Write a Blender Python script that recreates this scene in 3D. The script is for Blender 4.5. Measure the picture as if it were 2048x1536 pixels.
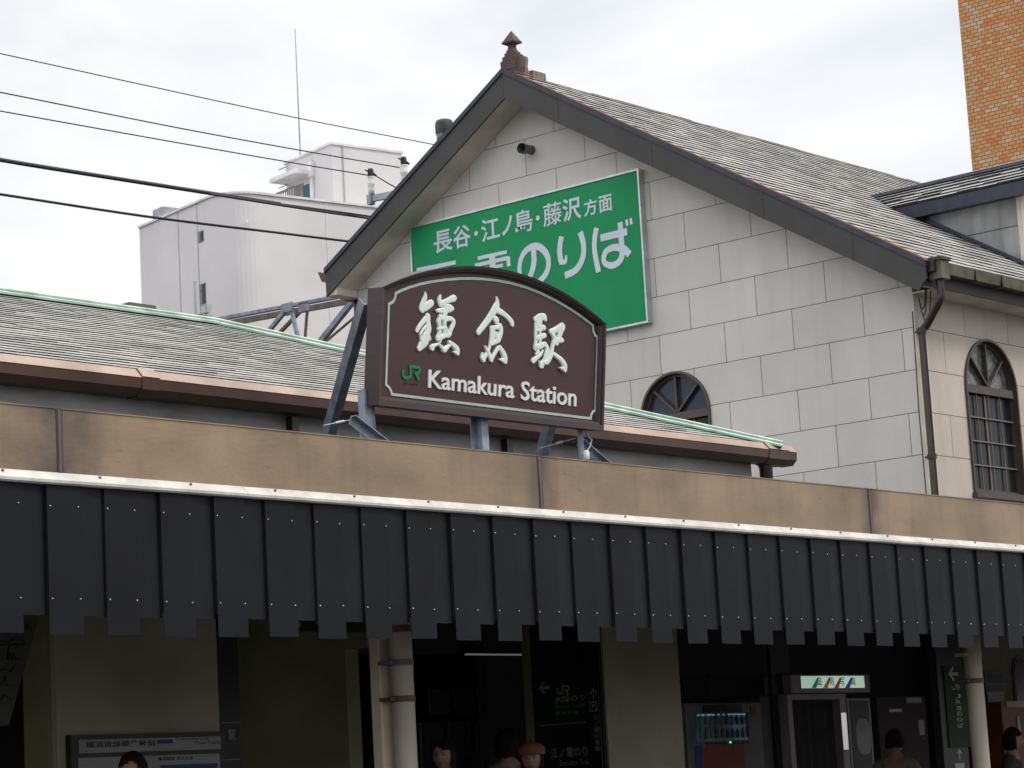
import bpy, bmesh, math, random
from mathutils import Vector, Matrix
random.seed(7)
PI = math.pi
scene = bpy.context.scene
for o in list(bpy.data.objects): bpy.data.objects.remove(o)

# ------------------------------------------------------------------ camera
F = 5036.288                                   # focal length in photo pixels (2048 wide)
YAW, PITCH, ROLL = [math.radians(a) for a in (40.57795, 9.25497, -3.18759)]
EYE = Vector((0, 0, 1.4))
D = Vector((math.cos(YAW)*math.cos(PITCH), math.sin(YAW)*math.cos(PITCH), math.sin(PITCH)))
R0 = Vector((math.sin(YAW), -math.cos(YAW), 0)); U0 = R0.cross(D)
RR = math.cos(ROLL)*R0 + math.sin(ROLL)*U0; UU = -math.sin(ROLL)*R0 + math.cos(ROLL)*U0
cam = bpy.data.cameras.new("camera"); cam.lens = 36*F/2048; cam.sensor_width = 36
cam.clip_start = 0.1; cam.clip_end = 5000
co = bpy.data.objects.new("camera", cam); scene.collection.objects.link(co)
m = Matrix((RR, UU, -D)).transposed().to_4x4(); m.translation = EYE
co.matrix_world = m; scene.camera = co
cam.dof.use_dof = True; cam.dof.focus_distance = 17.0; cam.dof.aperture_fstop = 22

def ray(px, py): return D + (px-1024)/F*RR + (768-py)/F*UU
def P(px, py, ax, v):                          # point of the sight line on the plane axis ax = v
    k = ray(px, py); return EYE + k*((v-EYE[ax])/k[ax])
def depth_pt(px, py, d): return EYE + ray(px, py)*d
def proj(p):
    q = p-EYE; z = q.dot(D); return 1024+F*q.dot(RR)/z, 768-F*q.dot(UU)/z

# ------------------------------------------------------------------ world, sun, exposure
SUN_EL, SUN_AZ = math.radians(46), math.radians(-52)      # azimuth measured from +X towards +Y
w = bpy.data.worlds.new("World"); scene.world = w; w.use_nodes = True
nt = w.node_tree; nt.nodes.clear()
def N(t, **k):
    n = nt.nodes.new(t)
    for a, b in k.items():
        if hasattr(n, a): setattr(n, a, b)
    return n
def L(a, b): nt.links.new(a, b)
out = N('ShaderNodeOutputWorld'); bg1 = N('ShaderNodeBackground'); bg2 = N('ShaderNodeBackground'); mx = N('ShaderNodeMixShader')
sky = N('ShaderNodeTexSky'); sky.sky_type = 'NISHITA'; sky.sun_disc = False
sky.sun_elevation = SUN_EL; sky.sun_rotation = PI/2-SUN_AZ
L(sky.outputs[0], bg1.inputs[0]); bg1.inputs[1].default_value = 0.10
tc = N('ShaderNodeTexCoord'); mp = N('ShaderNodeMapping'); mp.inputs['Scale'].default_value = (1, 1, 2.2)
L(tc.outputs['Generated'], mp.inputs[0])
n1 = N('ShaderNodeTexNoise'); n1.inputs['Scale'].default_value = 5.5; n1.inputs['Detail'].default_value = 7; n1.inputs['Roughness'].default_value = .5
n1.inputs['Distortion'].default_value = .35
mp.inputs['Location'].default_value = (.35, .1, .05)
L(mp.outputs[0], n1.inputs['Vector'])
cr = N('ShaderNodeValToRGB'); L(n1.outputs['Fac'], cr.inputs[0])
e = cr.color_ramp.elements
e[0].position = .36; e[0].color = (.66, .69, .73, 1); e[1].position = .66; e[1].color = (.93, .92, .91, 1)
k = cr.color_ramp.elements.new(.50); k.color = (.80, .80, .803, 1)
sx = N('ShaderNodeSeparateXYZ'); L(tc.outputs['Generated'], sx.inputs[0])
mr = N('ShaderNodeMapRange'); mr.inputs[1].default_value = .3; mr.inputs[2].default_value = 1.0; mr.inputs[3].default_value = 1.0; mr.inputs[4].default_value = 1.4
L(sx.outputs[2], mr.inputs[0]); L(cr.outputs[0], bg2.inputs[0])
lowr = N('ShaderNodeMapRange'); lowr.inputs[1].default_value = .02; lowr.inputs[2].default_value = .24; lowr.inputs[3].default_value = .86; lowr.inputs[4].default_value = 1.04
dt = N('ShaderNodeVectorMath', operation='DOT_PRODUCT'); L(tc.outputs['Generated'], dt.inputs[0]); dt.inputs[1].default_value = (math.cos(.62), math.sin(.62), 0)
L(sx.outputs[2], lowr.inputs[0]); az = N('ShaderNodeMapRange'); az.inputs[1].default_value = .90; az.inputs[2].default_value = .985; az.inputs[3].default_value = .93; az.inputs[4].default_value = 1.0; L(dt.outputs['Value'], az.inputs[0])
m1 = N('ShaderNodeMath', operation='MULTIPLY'); m2 = N('ShaderNodeMath', operation='MULTIPLY'); L(mr.outputs[0], m1.inputs[0]); L(lowr.outputs[0], m1.inputs[1]); L(m1.outputs[0], m2.inputs[0]); L(az.outputs[0], m2.inputs[1])
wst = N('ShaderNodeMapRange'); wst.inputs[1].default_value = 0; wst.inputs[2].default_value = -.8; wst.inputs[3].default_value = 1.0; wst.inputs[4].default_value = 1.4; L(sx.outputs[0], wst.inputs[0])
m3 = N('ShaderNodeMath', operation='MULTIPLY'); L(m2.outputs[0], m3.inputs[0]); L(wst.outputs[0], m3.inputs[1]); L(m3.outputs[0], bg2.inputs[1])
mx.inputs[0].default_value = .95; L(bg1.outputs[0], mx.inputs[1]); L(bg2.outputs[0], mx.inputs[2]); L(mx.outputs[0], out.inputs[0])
sl = bpy.data.lights.new("sun", 'SUN'); sl.energy = 1.45; sl.angle = math.radians(12); sl.color = (1, .95, .87)
so = bpy.data.objects.new("sun", sl); scene.collection.objects.link(so)
sd = Vector((math.cos(SUN_EL)*math.cos(SUN_AZ), math.cos(SUN_EL)*math.sin(SUN_AZ), math.sin(SUN_EL)))
so.rotation_euler = sd.to_track_quat('Z', 'Y').to_euler()
scene.view_settings.view_transform = 'Standard'; scene.view_settings.look = 'None'
scene.view_settings.exposure = 0.35; scene.view_settings.gamma = 1.0
scene.cycles.max_bounces = 6

# ------------------------------------------------------------------ materials
MATS = {}
def principled(name):
    m_ = bpy.data.materials.new(name); m_.use_nodes = True
    return m_, m_.node_tree, m_.node_tree.nodes['Principled BSDF']
def pm(name, col, rough=.6, metal=0, var=.15, scale=3, bump=0, bscale=60, stretch=(1, 1, 1), col2=None, vmin=.35, vmax=.65, detail=5, emit=0, spec=.5):
    """plain painted / metal / stone surface with procedural mottling"""
    m_, t, b = principled(name); MATS[name] = m_
    nd, lk = t.nodes, t.links
    tc = nd.new('ShaderNodeTexCoord'); mp = nd.new('ShaderNodeMapping'); mp.inputs['Scale'].default_value = stretch
    lk.new(tc.outputs['Object'], mp.inputs[0])
    nz = nd.new('ShaderNodeTexNoise'); nz.inputs['Scale'].default_value = scale; nz.inputs['Detail'].default_value = detail
    lk.new(mp.outputs[0], nz.inputs['Vector'])
    cr = nd.new('ShaderNodeValToRGB'); lk.new(nz.outputs['Fac'], cr.inputs[0])
    c2 = col2 or tuple(max(0, c*(1-var)) for c in col); c1 = col if col2 else tuple(c*(1+var*.6) for c in col)
    cr.color_ramp.elements[0].position = vmin; cr.color_ramp.elements[1].position = vmax
    cr.color_ramp.elements[0].color = (*c2, 1); cr.color_ramp.elements[1].color = (*c1, 1)
    lk.new(cr.outputs[0], b.inputs['Base Color'])
    b.inputs['Roughness'].default_value = rough; b.inputs['Metallic'].default_value = metal; b.inputs['Specular IOR Level'].default_value = spec
    if emit:
        lk.new(cr.outputs[0], b.inputs['Emission Color']); b.inputs['Emission Strength'].default_value = emit
    if bump:
        n2 = nd.new('ShaderNodeTexNoise'); n2.inputs['Scale'].default_value = bscale; lk.new(mp.outputs[0], n2.inputs['Vector'])
        bp = nd.new('ShaderNodeBump'); bp.inputs['Strength'].default_value = bump; bp.inputs['Distance'].default_value = .01
        lk.new(n2.outputs['Fac'], bp.inputs['Height']); lk.new(bp.outputs[0], b.inputs['Normal'])
    return m_

def panel_wall(name, axis, u_off, z_off, bw, rh, c1, c2, cm, mortar, rough=.8, stain=.12, ramp=None, mbump=.5):
    """wall with joints in running bond, laid out in metres along axis (0=x, 1=y) and z"""
    m_, t, b = principled(name); nd, lk = t.nodes, t.links; MATS[name] = m_
    tc = nd.new('ShaderNodeTexCoord'); s = nd.new('ShaderNodeSeparateXYZ'); lk.new(tc.outputs['Object'], s.inputs[0])
    au = nd.new('ShaderNodeMath'); au.operation = 'SUBTRACT'; au.inputs[1].default_value = u_off; lk.new(s.outputs[axis], au.inputs[0])
    az = nd.new('ShaderNodeMath'); az.operation = 'SUBTRACT'; az.inputs[1].default_value = z_off; lk.new(s.outputs[2], az.inputs[0])
    cb = nd.new('ShaderNodeCombineXYZ'); lk.new(au.outputs[0], cb.inputs[0]); lk.new(az.outputs[0], cb.inputs[1])
    br = nd.new('ShaderNodeTexBrick'); lk.new(cb.outputs[0], br.inputs['Vector'])
    br.inputs['Scale'].default_value = 1; br.inputs['Brick Width'].default_value = bw; br.inputs['Row Height'].default_value = rh
    br.inputs['Mortar Size'].default_value = mortar; br.inputs['Mortar Smooth'].default_value = .1; br.offset = .5; br.offset_frequency = 2
    if ramp:
        br.inputs['Color1'].default_value = (0, 0, 0, 1); br.inputs['Color2'].default_value = (1, 1, 1, 1); br.inputs['Mortar'].default_value = (.5, .5, .5, 1)
        cr = nd.new('ShaderNodeValToRGB'); lk.new(br.outputs['Color'], cr.inputs[0])
        cr.color_ramp.interpolation = 'LINEAR'
        while len(cr.color_ramp.elements) < len(ramp): cr.color_ramp.elements.new(.5)
        for el, (p, c) in zip(cr.color_ramp.elements, ramp): el.position = p; el.color = (*c, 1)
        mm = nd.new('ShaderNodeMix'); mm.data_type = 'RGBA'; lk.new(br.outputs['Fac'], mm.inputs[0]); lk.new(cr.outputs[0], mm.inputs[6]); mm.inputs[7].default_value = (*cm, 1)
        colout = mm.outputs[2]
    else:
        br.inputs['Color1'].default_value = (*c1, 1); br.inputs['Color2'].default_value = (*c2, 1); br.inputs['Mortar'].default_value = (*cm, 1)
        colout = br.outputs['Color']
    nz = nd.new('ShaderNodeTexNoise'); nz.inputs['Scale'].default_value = 1.3; nz.inputs['Detail'].default_value = 8; nz.inputs['Roughness'].default_value = .6
    mpp = nd.new('ShaderNodeMapping'); mpp.inputs['Scale'].default_value = (1, 1, .6); lk.new(tc.outputs['Object'], mpp.inputs[0]); lk.new(mpp.outputs[0], nz.inputs['Vector'])
    r2 = nd.new('ShaderNodeMapRange'); r2.inputs[1].default_value = .3; r2.inputs[2].default_value = .7; r2.inputs[3].default_value = 1-stain; r2.inputs[4].default_value = 1+stain*.4
    lk.new(nz.outputs['Fac'], r2.inputs[0])
    st_ = nd.new('ShaderNodeTexNoise'); st_.inputs['Scale'].default_value = 4.5; st_.inputs['Detail'].default_value = 4; mp3 = nd.new('ShaderNodeMapping'); mp3.inputs['Scale'].default_value = (1, 1, .10)
    lk.new(tc.outputs['Object'], mp3.inputs[0]); lk.new(mp3.outputs[0], st_.inputs['Vector'])
    r3 = nd.new('ShaderNodeMapRange'); r3.inputs[1].default_value = .55; r3.inputs[2].default_value = .78; r3.inputs[3].default_value = 1; r3.inputs[4].default_value = 1-stain*.9; lk.new(st_.outputs['Fac'], r3.inputs[0])
    mq = nd.new('ShaderNodeMath'); mq.operation = 'MULTIPLY'; lk.new(r2.outputs[0], mq.inputs[0]); lk.new(r3.outputs[0], mq.inputs[1])
    ml = nd.new('ShaderNodeVectorMath'); ml.operation = 'SCALE'; lk.new(colout, ml.inputs[0]); lk.new(mq.outputs[0], ml.inputs['Scale'])
    lk.new(ml.outputs[0], b.inputs['Base Color']); b.inputs['Roughness'].default_value = rough
    fine = nd.new('ShaderNodeTexNoise'); fine.inputs['Scale'].default_value = 90; lk.new(tc.outputs['Object'], fine.inputs['Vector'])
    ad = nd.new('ShaderNodeMath'); ad.operation = 'MULTIPLY_ADD'; ad.inputs[1].default_value = .12; lk.new(fine.outputs['Fac'], ad.inputs[0])
    iv = nd.new('ShaderNodeMath'); iv.operation = 'SUBTRACT'; iv.inputs[0].default_value = 1; lk.new(br.outputs['Fac'], iv.inputs[1]); lk.new(iv.outputs[0], ad.inputs[2])
    bp = nd.new('ShaderNodeBump'); bp.inputs['Strength'].default_value = mbump; bp.inputs['Distance'].default_value = .008
    lk.new(ad.outputs[0], bp.inputs['Height']); lk.new(bp.outputs[0], b.inputs['Normal'])
    return m_

def slate(name, base, dark, warm, seedoff):
    """slate: each tile carries its own random tone in the colour attribute 'tone'"""
    m_, t, b = principled(name); nd, lk = t.nodes, t.links; MATS[name] = m_
    at = nd.new('ShaderNodeAttribute'); at.attribute_name = 'tone'
    cr = nd.new('ShaderNodeValToRGB'); lk.new(at.outputs['Fac'], cr.inputs[0])
    cr.color_ramp.elements[0].position = 0; cr.color_ramp.elements[0].color = (*dark, 1)
    cr.color_ramp.elements[1].position = .75; cr.color_ramp.elements[1].color = (*base, 1)
    k = cr.color_ramp.elements.new(1); k.color = (*warm, 1)
    tc = nd.new('ShaderNodeTexCoord'); nz = nd.new('ShaderNodeTexNoise'); nz.inputs['Scale'].default_value = 1.1; nz.inputs['Detail'].default_value = 7
    lk.new(tc.outputs['Object'], nz.inputs['Vector'])
    r2 = nd.new('ShaderNodeMapRange'); r2.inputs[1].default_value = .35; r2.inputs[2].default_value = .68; r2.inputs[3].default_value = .82; r2.inputs[4].default_value = 1.10
    lk.new(nz.outputs['Fac'], r2.inputs[0])
    ml = nd.new('ShaderNodeVectorMath'); ml.operation = 'SCALE'; lk.new(cr.outputs[0], ml.inputs[0]); lk.new(r2.outputs[0], ml.inputs['Scale'])
    lk.new(ml.outputs[0], b.inputs['Base Color']); b.inputs['Roughness'].default_value = .55
    n2 = nd.new('ShaderNodeTexNoise'); n2.inputs['Scale'].default_value = 45; lk.new(tc.outputs['Object'], n2.inputs['Vector'])
    bp = nd.new('ShaderNodeBump'); bp.inputs['Strength'].default_value = .35; bp.inputs['Distance'].default_value = .01
    lk.new(n2.outputs['Fac'], bp.inputs['Height']); lk.new(bp.outputs[0], b.inputs['Normal'])
    return m_

def glass(name, col=(.02, .025, .035), rough=.18, spec=.25):
    m_, t, b = principled(name); b.inputs['Base Color'].default_value = (*col, 1); b.inputs['Roughness'].default_value = rough
    b.inputs['Specular IOR Level'].default_value = spec; MATS[name] = m_; return m_

# ------------------------------------------------------------------ mesh tools
def V(*a): return Vector(a if len(a) > 1 else a[0])
class MB:
    def __init__(s): s.v = []; s.f = []; s.m = []; s.tone = []; s.sm = []
    def add(s, vs, fs, mi=0, tone=.5, smooth=False):
        o = len(s.v); s.v += [tuple(p) for p in vs]
        for f in fs: s.f.append(tuple(o+i for i in f)); s.m.append(mi); s.tone.append(tone); s.sm.append(smooth)
        return s
    def box(s, x0, x1, y0, y1, z0, z1, mi=0):
        x0, x1 = sorted((x0, x1)); y0, y1 = sorted((y0, y1)); z0, z1 = sorted((z0, z1))
        vs = [(x, y, z) for z in (z0, z1) for y in (y0, y1) for x in (x0, x1)]
        return s.add(vs, [(0, 2, 3, 1), (4, 5, 7, 6), (0, 1, 5, 4), (2, 6, 7, 3), (0, 4, 6, 2), (1, 3, 7, 5)], mi)
    def obox(s, o, A, B, C, mi=0):              # box from corner o along vectors A, B, C
        o, A, B, C = V(o), V(A), V(B), V(C)
        vs = [o+A*i+B*j+C*k for k in (0, 1) for j in (0, 1) for i in (0, 1)]
        fs = [(0, 2, 3, 1), (4, 5, 7, 6), (0, 1, 5, 4), (2, 6, 7, 3), (0, 4, 6, 2), (1, 3, 7, 5)]
        if A.cross(B).dot(C) < 0: fs = [f[::-1] for f in fs]
        return s.add(vs, fs, mi)
    def prism(s, poly, d, mi=0, side=None, smooth=False):  # planar polygon swept along vector d
        poly = [V(p) for p in poly]; d = V(d); n = len(poly)
        nn = Vector((0, 0, 0))
        for i in range(n): nn += poly[i].cross(poly[(i+1) % n])
        if nn.dot(d) > 0: poly = poly[::-1]
        vs = poly+[p+d for p in poly]
        s.add(vs, [tuple(range(n)), tuple(range(2*n-1, n-1, -1))], mi)
        s.add(vs, [(i+n, (i+1) % n+n, (i+1) % n, i) for i in range(n)], mi if side is None else side, smooth=smooth)
        return s
    def beam(s, a, b, wd, ht, up=(0, 0, 1), mi=0):
        a, b = V(a), V(b); d = (b-a); dn = d.normalized(); r = dn.cross(V(up)).normalized(); u = r.cross(dn)
        return s.obox(a-r*wd/2-u*ht/2, d, r*wd, u*ht, mi)
    def angle(s, a, b, w1, w2, t, r, u, mi=0):   # L-angle from a to b, legs along r and u
        a, b, r, u = V(a), V(b), V(r).normalized(), V(u).normalized()
        s.obox(a, b-a, r*w1, u*t, mi); s.obox(a+u*t, b-a, u*(w2-t), r*t, mi); return s
    def tube(s, pts, r, n=10, mi=0, caps=True, smooth=True):
        pts = [V(p) for p in pts]; rs = r if isinstance(r, (list, tuple)) else [r]*len(pts); rings = []
        ref = Vector((0, 0, 1)); t0 = (pts[1]-pts[0]).normalized()
        if abs(t0.dot(ref)) > .9: ref = Vector((1, 0, 0))
        x = t0.cross(ref).normalized()
        for i, p in enumerate(pts):
            if i == 0: t = pts[1]-pts[0]
            elif i == len(pts)-1: t = pts[-1]-pts[-2]
            else: t = (pts[i+1]-p).normalized()+(p-pts[i-1]).normalized()
            t = t.normalized(); x = (x-t*x.dot(t)).normalized(); y = t.cross(x)
            rings.append([p+(x*math.cos(2*PI*j/n)+y*math.sin(2*PI*j/n))*rs[i] for j in range(n)])
        vs = [q for rg in rings for q in rg]
        fs = [(i*n+j, i*n+(j+1) % n, (i+1)*n+(j+1) % n, (i+1)*n+j) for i in range(len(pts)-1) for j in range(n)]
        s.add(vs, fs, mi, smooth=smooth)
        if caps: s.add(rings[0], [tuple(range(n))[::-1]], mi); s.add(rings[-1], [tuple(range(n))], mi)
        return s
    def lathe(s, c, prof, n=16, mi=0, ax=(0, 0, 1), smooth=True, sq=False):
        c = V(c); a = V(ax).normalized(); x = a.orthogonal().normalized()
        if sq: x = Vector((1, 1, 0)).normalized(); n = 4; smooth = False
        y = a.cross(x); vs = []
        for (r_, h) in prof: vs += [c+a*h+(x*math.cos(2*PI*j/n)+y*math.sin(2*PI*j/n))*max(r_, 1e-4) for j in range(n)]
        fs = [(i*n+j, i*n+(j+1) % n, (i+1)*n+(j+1) % n, (i+1)*n+j) for i in range(len(prof)-1) for j in range(n)]
        s.add(vs, fs, mi, smooth=smooth)
        s.add(vs[:n], [tuple(range(n))[::-1]], mi); s.add(vs[-n:], [tuple(range(n))], mi); return s
    def ball(s, c, rx, ry=None, rz=None, mi=0, n=12, rot=0):
        ry = ry or rx; rz = rz or rx; c = V(c); vs = []; m_ = n//2
        for i in range(m_+1):
            th = PI*i/m_
            for j in range(n):
                a = 2*PI*j/n; x, y = rx*math.sin(th)*math.cos(a), ry*math.sin(th)*math.sin(a)
                vs.append(c+Vector((x*math.cos(rot)-y*math.sin(rot), x*math.sin(rot)+y*math.cos(rot), rz*math.cos(th))))
        fs = [(i*n+j, (i+1)*n+j, (i+1)*n+(j+1) % n, i*n+(j+1) % n) for i in range(m_) for j in range(n)]
        return s.add(vs, fs, mi, smooth=True)
    def build(s, name, mats, parent=None, label=None, bevel=0):
        me = bpy.data.meshes.new(name); me.from_pydata(s.v, [], s.f)
        if not isinstance(mats, (list, tuple)): mats = [mats]
        for q in mats: me.materials.append(MATS[q] if isinstance(q, str) else q)
        me.polygons.foreach_set('material_index', s.m); me.polygons.foreach_set('use_smooth', s.sm)
        if len(set(s.tone)) > 1:
            at = me.attributes.new('tone', 'FLOAT', 'FACE'); at.data.foreach_set('value', s.tone)
        me.update(); o = bpy.data.objects.new(name, me); scene.collection.objects.link(o)
        put(o, parent)
        if bevel:
            bm = bmesh.new(); bm.from_mesh(me); bmesh.ops.remove_doubles(bm, verts=bm.verts, dist=1e-5)
            es = [e for e in bm.edges if len(e.link_faces) == 2 and e.calc_face_angle(0) > .5]
            bmesh.ops.bevel(bm, geom=es, offset=bevel, segments=2, affect='EDGES', profile=.5, clamp_overlap=True); bm.to_mesh(me); bm.free()
        if label: o['label'] = label
        return o
def put(o, parent):
    if parent is not None:
        o.parent = parent; q = parent; off = Vector(q.location)
        while q.parent: q = q.parent; off += Vector(q.location)
        o.location = -off          # meshes are written in world metres
def thing(name, loc, label, cat, group=None):
    o = bpy.data.objects.new(name, None); scene.collection.objects.link(o); o.location = loc; o.empty_display_size = .2
    o['label'] = label; o['category'] = cat
    if group: o['group'] = group
    return o
def tag(o, label, cat, group=None):
    o['label'] = label; o['category'] = cat
    if group: o['group'] = group
    return o
def struct(o): o['kind'] = 'structure'; return o

class Plane:                                    # a flat frame of reference: origin, right, up, outward
    def __init__(s, o, U, V_, N_): s.o, s.U, s.V, s.N = V(o), V(U).normalized(), V(V_).normalized(), V(N_).normalized()
    def uv(s, px, py, w=0):
        k = ray(px, py); q = s.o+s.N*w; t = (q-EYE).dot(s.N)/k.dot(s.N); p = EYE+k*t-s.o
        return p.dot(s.U), p.dot(s.V)
    def at(s, u, v, w=0): return s.o+s.U*u+s.V*v+s.N*w

FACE_Y = lambda y: Plane((0, y, 0), (1, 0, 0), (0, 0, 1), (0, -1, 0))      # faces the street
FACE_X = lambda x: Plane((x, 0, 0), (0, -1, 0), (0, 0, 1), (-1, 0, 0))     # faces left along the street

def text_mesh(name, body, pl, rect, mat, parent, w=.002, ext=.001, bold=0.0, label=None, bevel=0, shear=0):
    """letters as real geometry, fitted to rect (u0, v0, u1, v1) on plane pl"""
    cu = bpy.data.curves.new('t', 'FONT'); cu.body = body; cu.size = 1; cu.offset = bold; cu.extrude = .01; cu.resolution_u = 3; cu.shear = shear
    cu.bevel_depth = bevel
    ob = bpy.data.objects.new('t', cu); scene.collection.objects.link(ob)
    dg = bpy.context.evaluated_depsgraph_get(); me = bpy.data.meshes.new_from_object(ob.evaluated_get(dg))
    bpy.data.objects.remove(ob); bpy.data.curves.remove(cu)
    xs = [v.co.x for v in me.vertices]; ys = [v.co.y for v in me.vertices]; zs = [v.co.z for v in me.vertices]
    x0, x1, y0, y1, z0, z1 = min(xs), max(xs), min(ys), max(ys), min(zs), max(zs); u0, v0, u1, v1 = rect
    for v in me.vertices:
        c = v.co
        v.co = pl.at(u0+(c.x-x0)/(x1-x0)*(u1-u0), v0+(c.y-y0)/(y1-y0)*(v1-v0), w+(c.z-z0)/(z1-z0)*ext)
    me.materials.clear(); me.materials.append(MATS[mat]); me.name = name
    for p in me.polygons: p.use_smooth = False
    o = bpy.data.objects.new(name, me); scene.collection.objects.link(o); put(o, parent)
    if label: o['label'] = label
    return o
def px_text(name, body, pl, a, b, hpx, mat, parent, **k):
    """text whose left end of the base line is photo point a, right end b, hpx tall"""
    u0, v0 = pl.uv(*a); u1, v1 = pl.uv(*b); uh, vh = pl.uv(a[0], a[1]-hpx)
    v = (v0+v1)/2; return text_mesh(name, body, pl, (u0, v, u1, v+abs(vh-v0)), mat, parent, **k)

def smooth_path(pts, k=4):
    if len(pts) < 3: 
        return [tuple(a+(b-a)*i/k for a, b in zip(pts[0], pts[1])) for i in range(k+1)]
    o = []
    for i in range(len(pts)-1):
        p0, p1, p2, p3 = pts[max(i-1, 0)], pts[i], pts[i+1], pts[min(i+2, len(pts)-1)]
        for j in range(k):
            t = j/k
            o.append(tuple(.5*(2*b+(c-a)*t+(2*a-5*b+4*c-d)*t*t+(3*b-a-3*c+d)*t**3) for a, b, c, d in zip(p0, p1, p2, p3)))
    o.append(tuple(pts[-1])); return o
def brush(mb, pts, pl, w, h, round_ends=True, dome=True, sm=True, n=7):
    """one brush stroke: pts = (u, v, r) on plane pl, raised h with rounded shoulders"""
    q = smooth_path(pts) if sm else [tuple(p) for p in pts]
    def tan(i):
        a = q[max(i-1, 0)]; b = q[min(i+1, len(q)-1)]; d = Vector((b[0]-a[0], b[1]-a[1])); return d.normalized() if d.length > 1e-9 else Vector((1, 0))
    sec = []
    if round_ends:
        t = tan(0); r = q[0][2]
        for a in (80, 50, 25): c = math.radians(a); sec.append((q[0][0]-t.x*r*math.sin(c), q[0][1]-t.y*r*math.sin(c), r*math.cos(c), t))
    for i, p in enumerate(q): sec.append((p[0], p[1], p[2], tan(i)))
    if round_ends:
        t = tan(len(q)-1); r = q[-1][2]
        for a in (25, 50, 80): c = math.radians(a); sec.append((q[-1][0]+t.x*r*math.sin(c), q[-1][1]+t.y*r*math.sin(c), r*math.cos(c), t))
    prof = [(-1, 0), (-1, .55), (-.85, .85), (-.55, 1), (.55, 1), (.85, .85), (1, .55), (1, 0)] if dome else [(-1, 0), (-1, 1), (1, 1), (1, 0)]
    m_ = len(prof); vs = []
    for (u, v, r, t) in sec:
        nx, ny = -t.y, t.x
        for (a, b) in prof: vs.append(pl.at(u+nx*r*a, v+ny*r*a, w+h*b))
    fs = [(i*m_+j, i*m_+j+1, (i+1)*m_+j+1, (i+1)*m_+j) for i in range(len(sec)-1) for j in range(m_-1)]
    mb.add(vs, fs, 0); mb.add(vs[:m_], [tuple(range(m_))[::-1]], 0); mb.add(vs[-m_:], [tuple(range(m_))], 0)
def brush_px(mb, strokes, pl, w, h, org, sc, **k):
    for i, st in enumerate(strokes):
        pts = []
        for (x, y, r) in st:
            px, py = org[0]+x/sc, org[1]+y/sc; u, v = pl.uv(px, py); u2, v2 = pl.uv(px, py-10)
            pts.append((u, v, r/sc*abs(v2-v)/10))
        brush(mb, pts, pl, w, h+i*.0004, **k)
def offset_poly(pts, d):                        # inward offset of a counter-clockwise polygon
    n = len(pts); o = []
    for i in range(n):
        a, b, c = Vector(pts[i-1]), Vector(pts[i]), Vector(pts[(i+1) % n])
        e1 = (b-a).normalized(); e2 = (c-b).normalized(); n1 = Vector((-e1.y, e1.x)); n2 = Vector((-e2.y, e2.x))
        bis = (n1+n2).normalized(); o.append(tuple(b+bis*d/max(bis.dot(n1), .3)))
    return o
def ring(mb, A, B, pl, wa, wb, mi=0):           # band of quads between two outlines
    n = len(A); vs = [pl.at(*p, wa) for p in A]+[pl.at(*p, wb) for p in B]
    mb.add(vs, [(i, (i+1) % n, n+(i+1) % n, n+i) for i in range(n)], mi)

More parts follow.
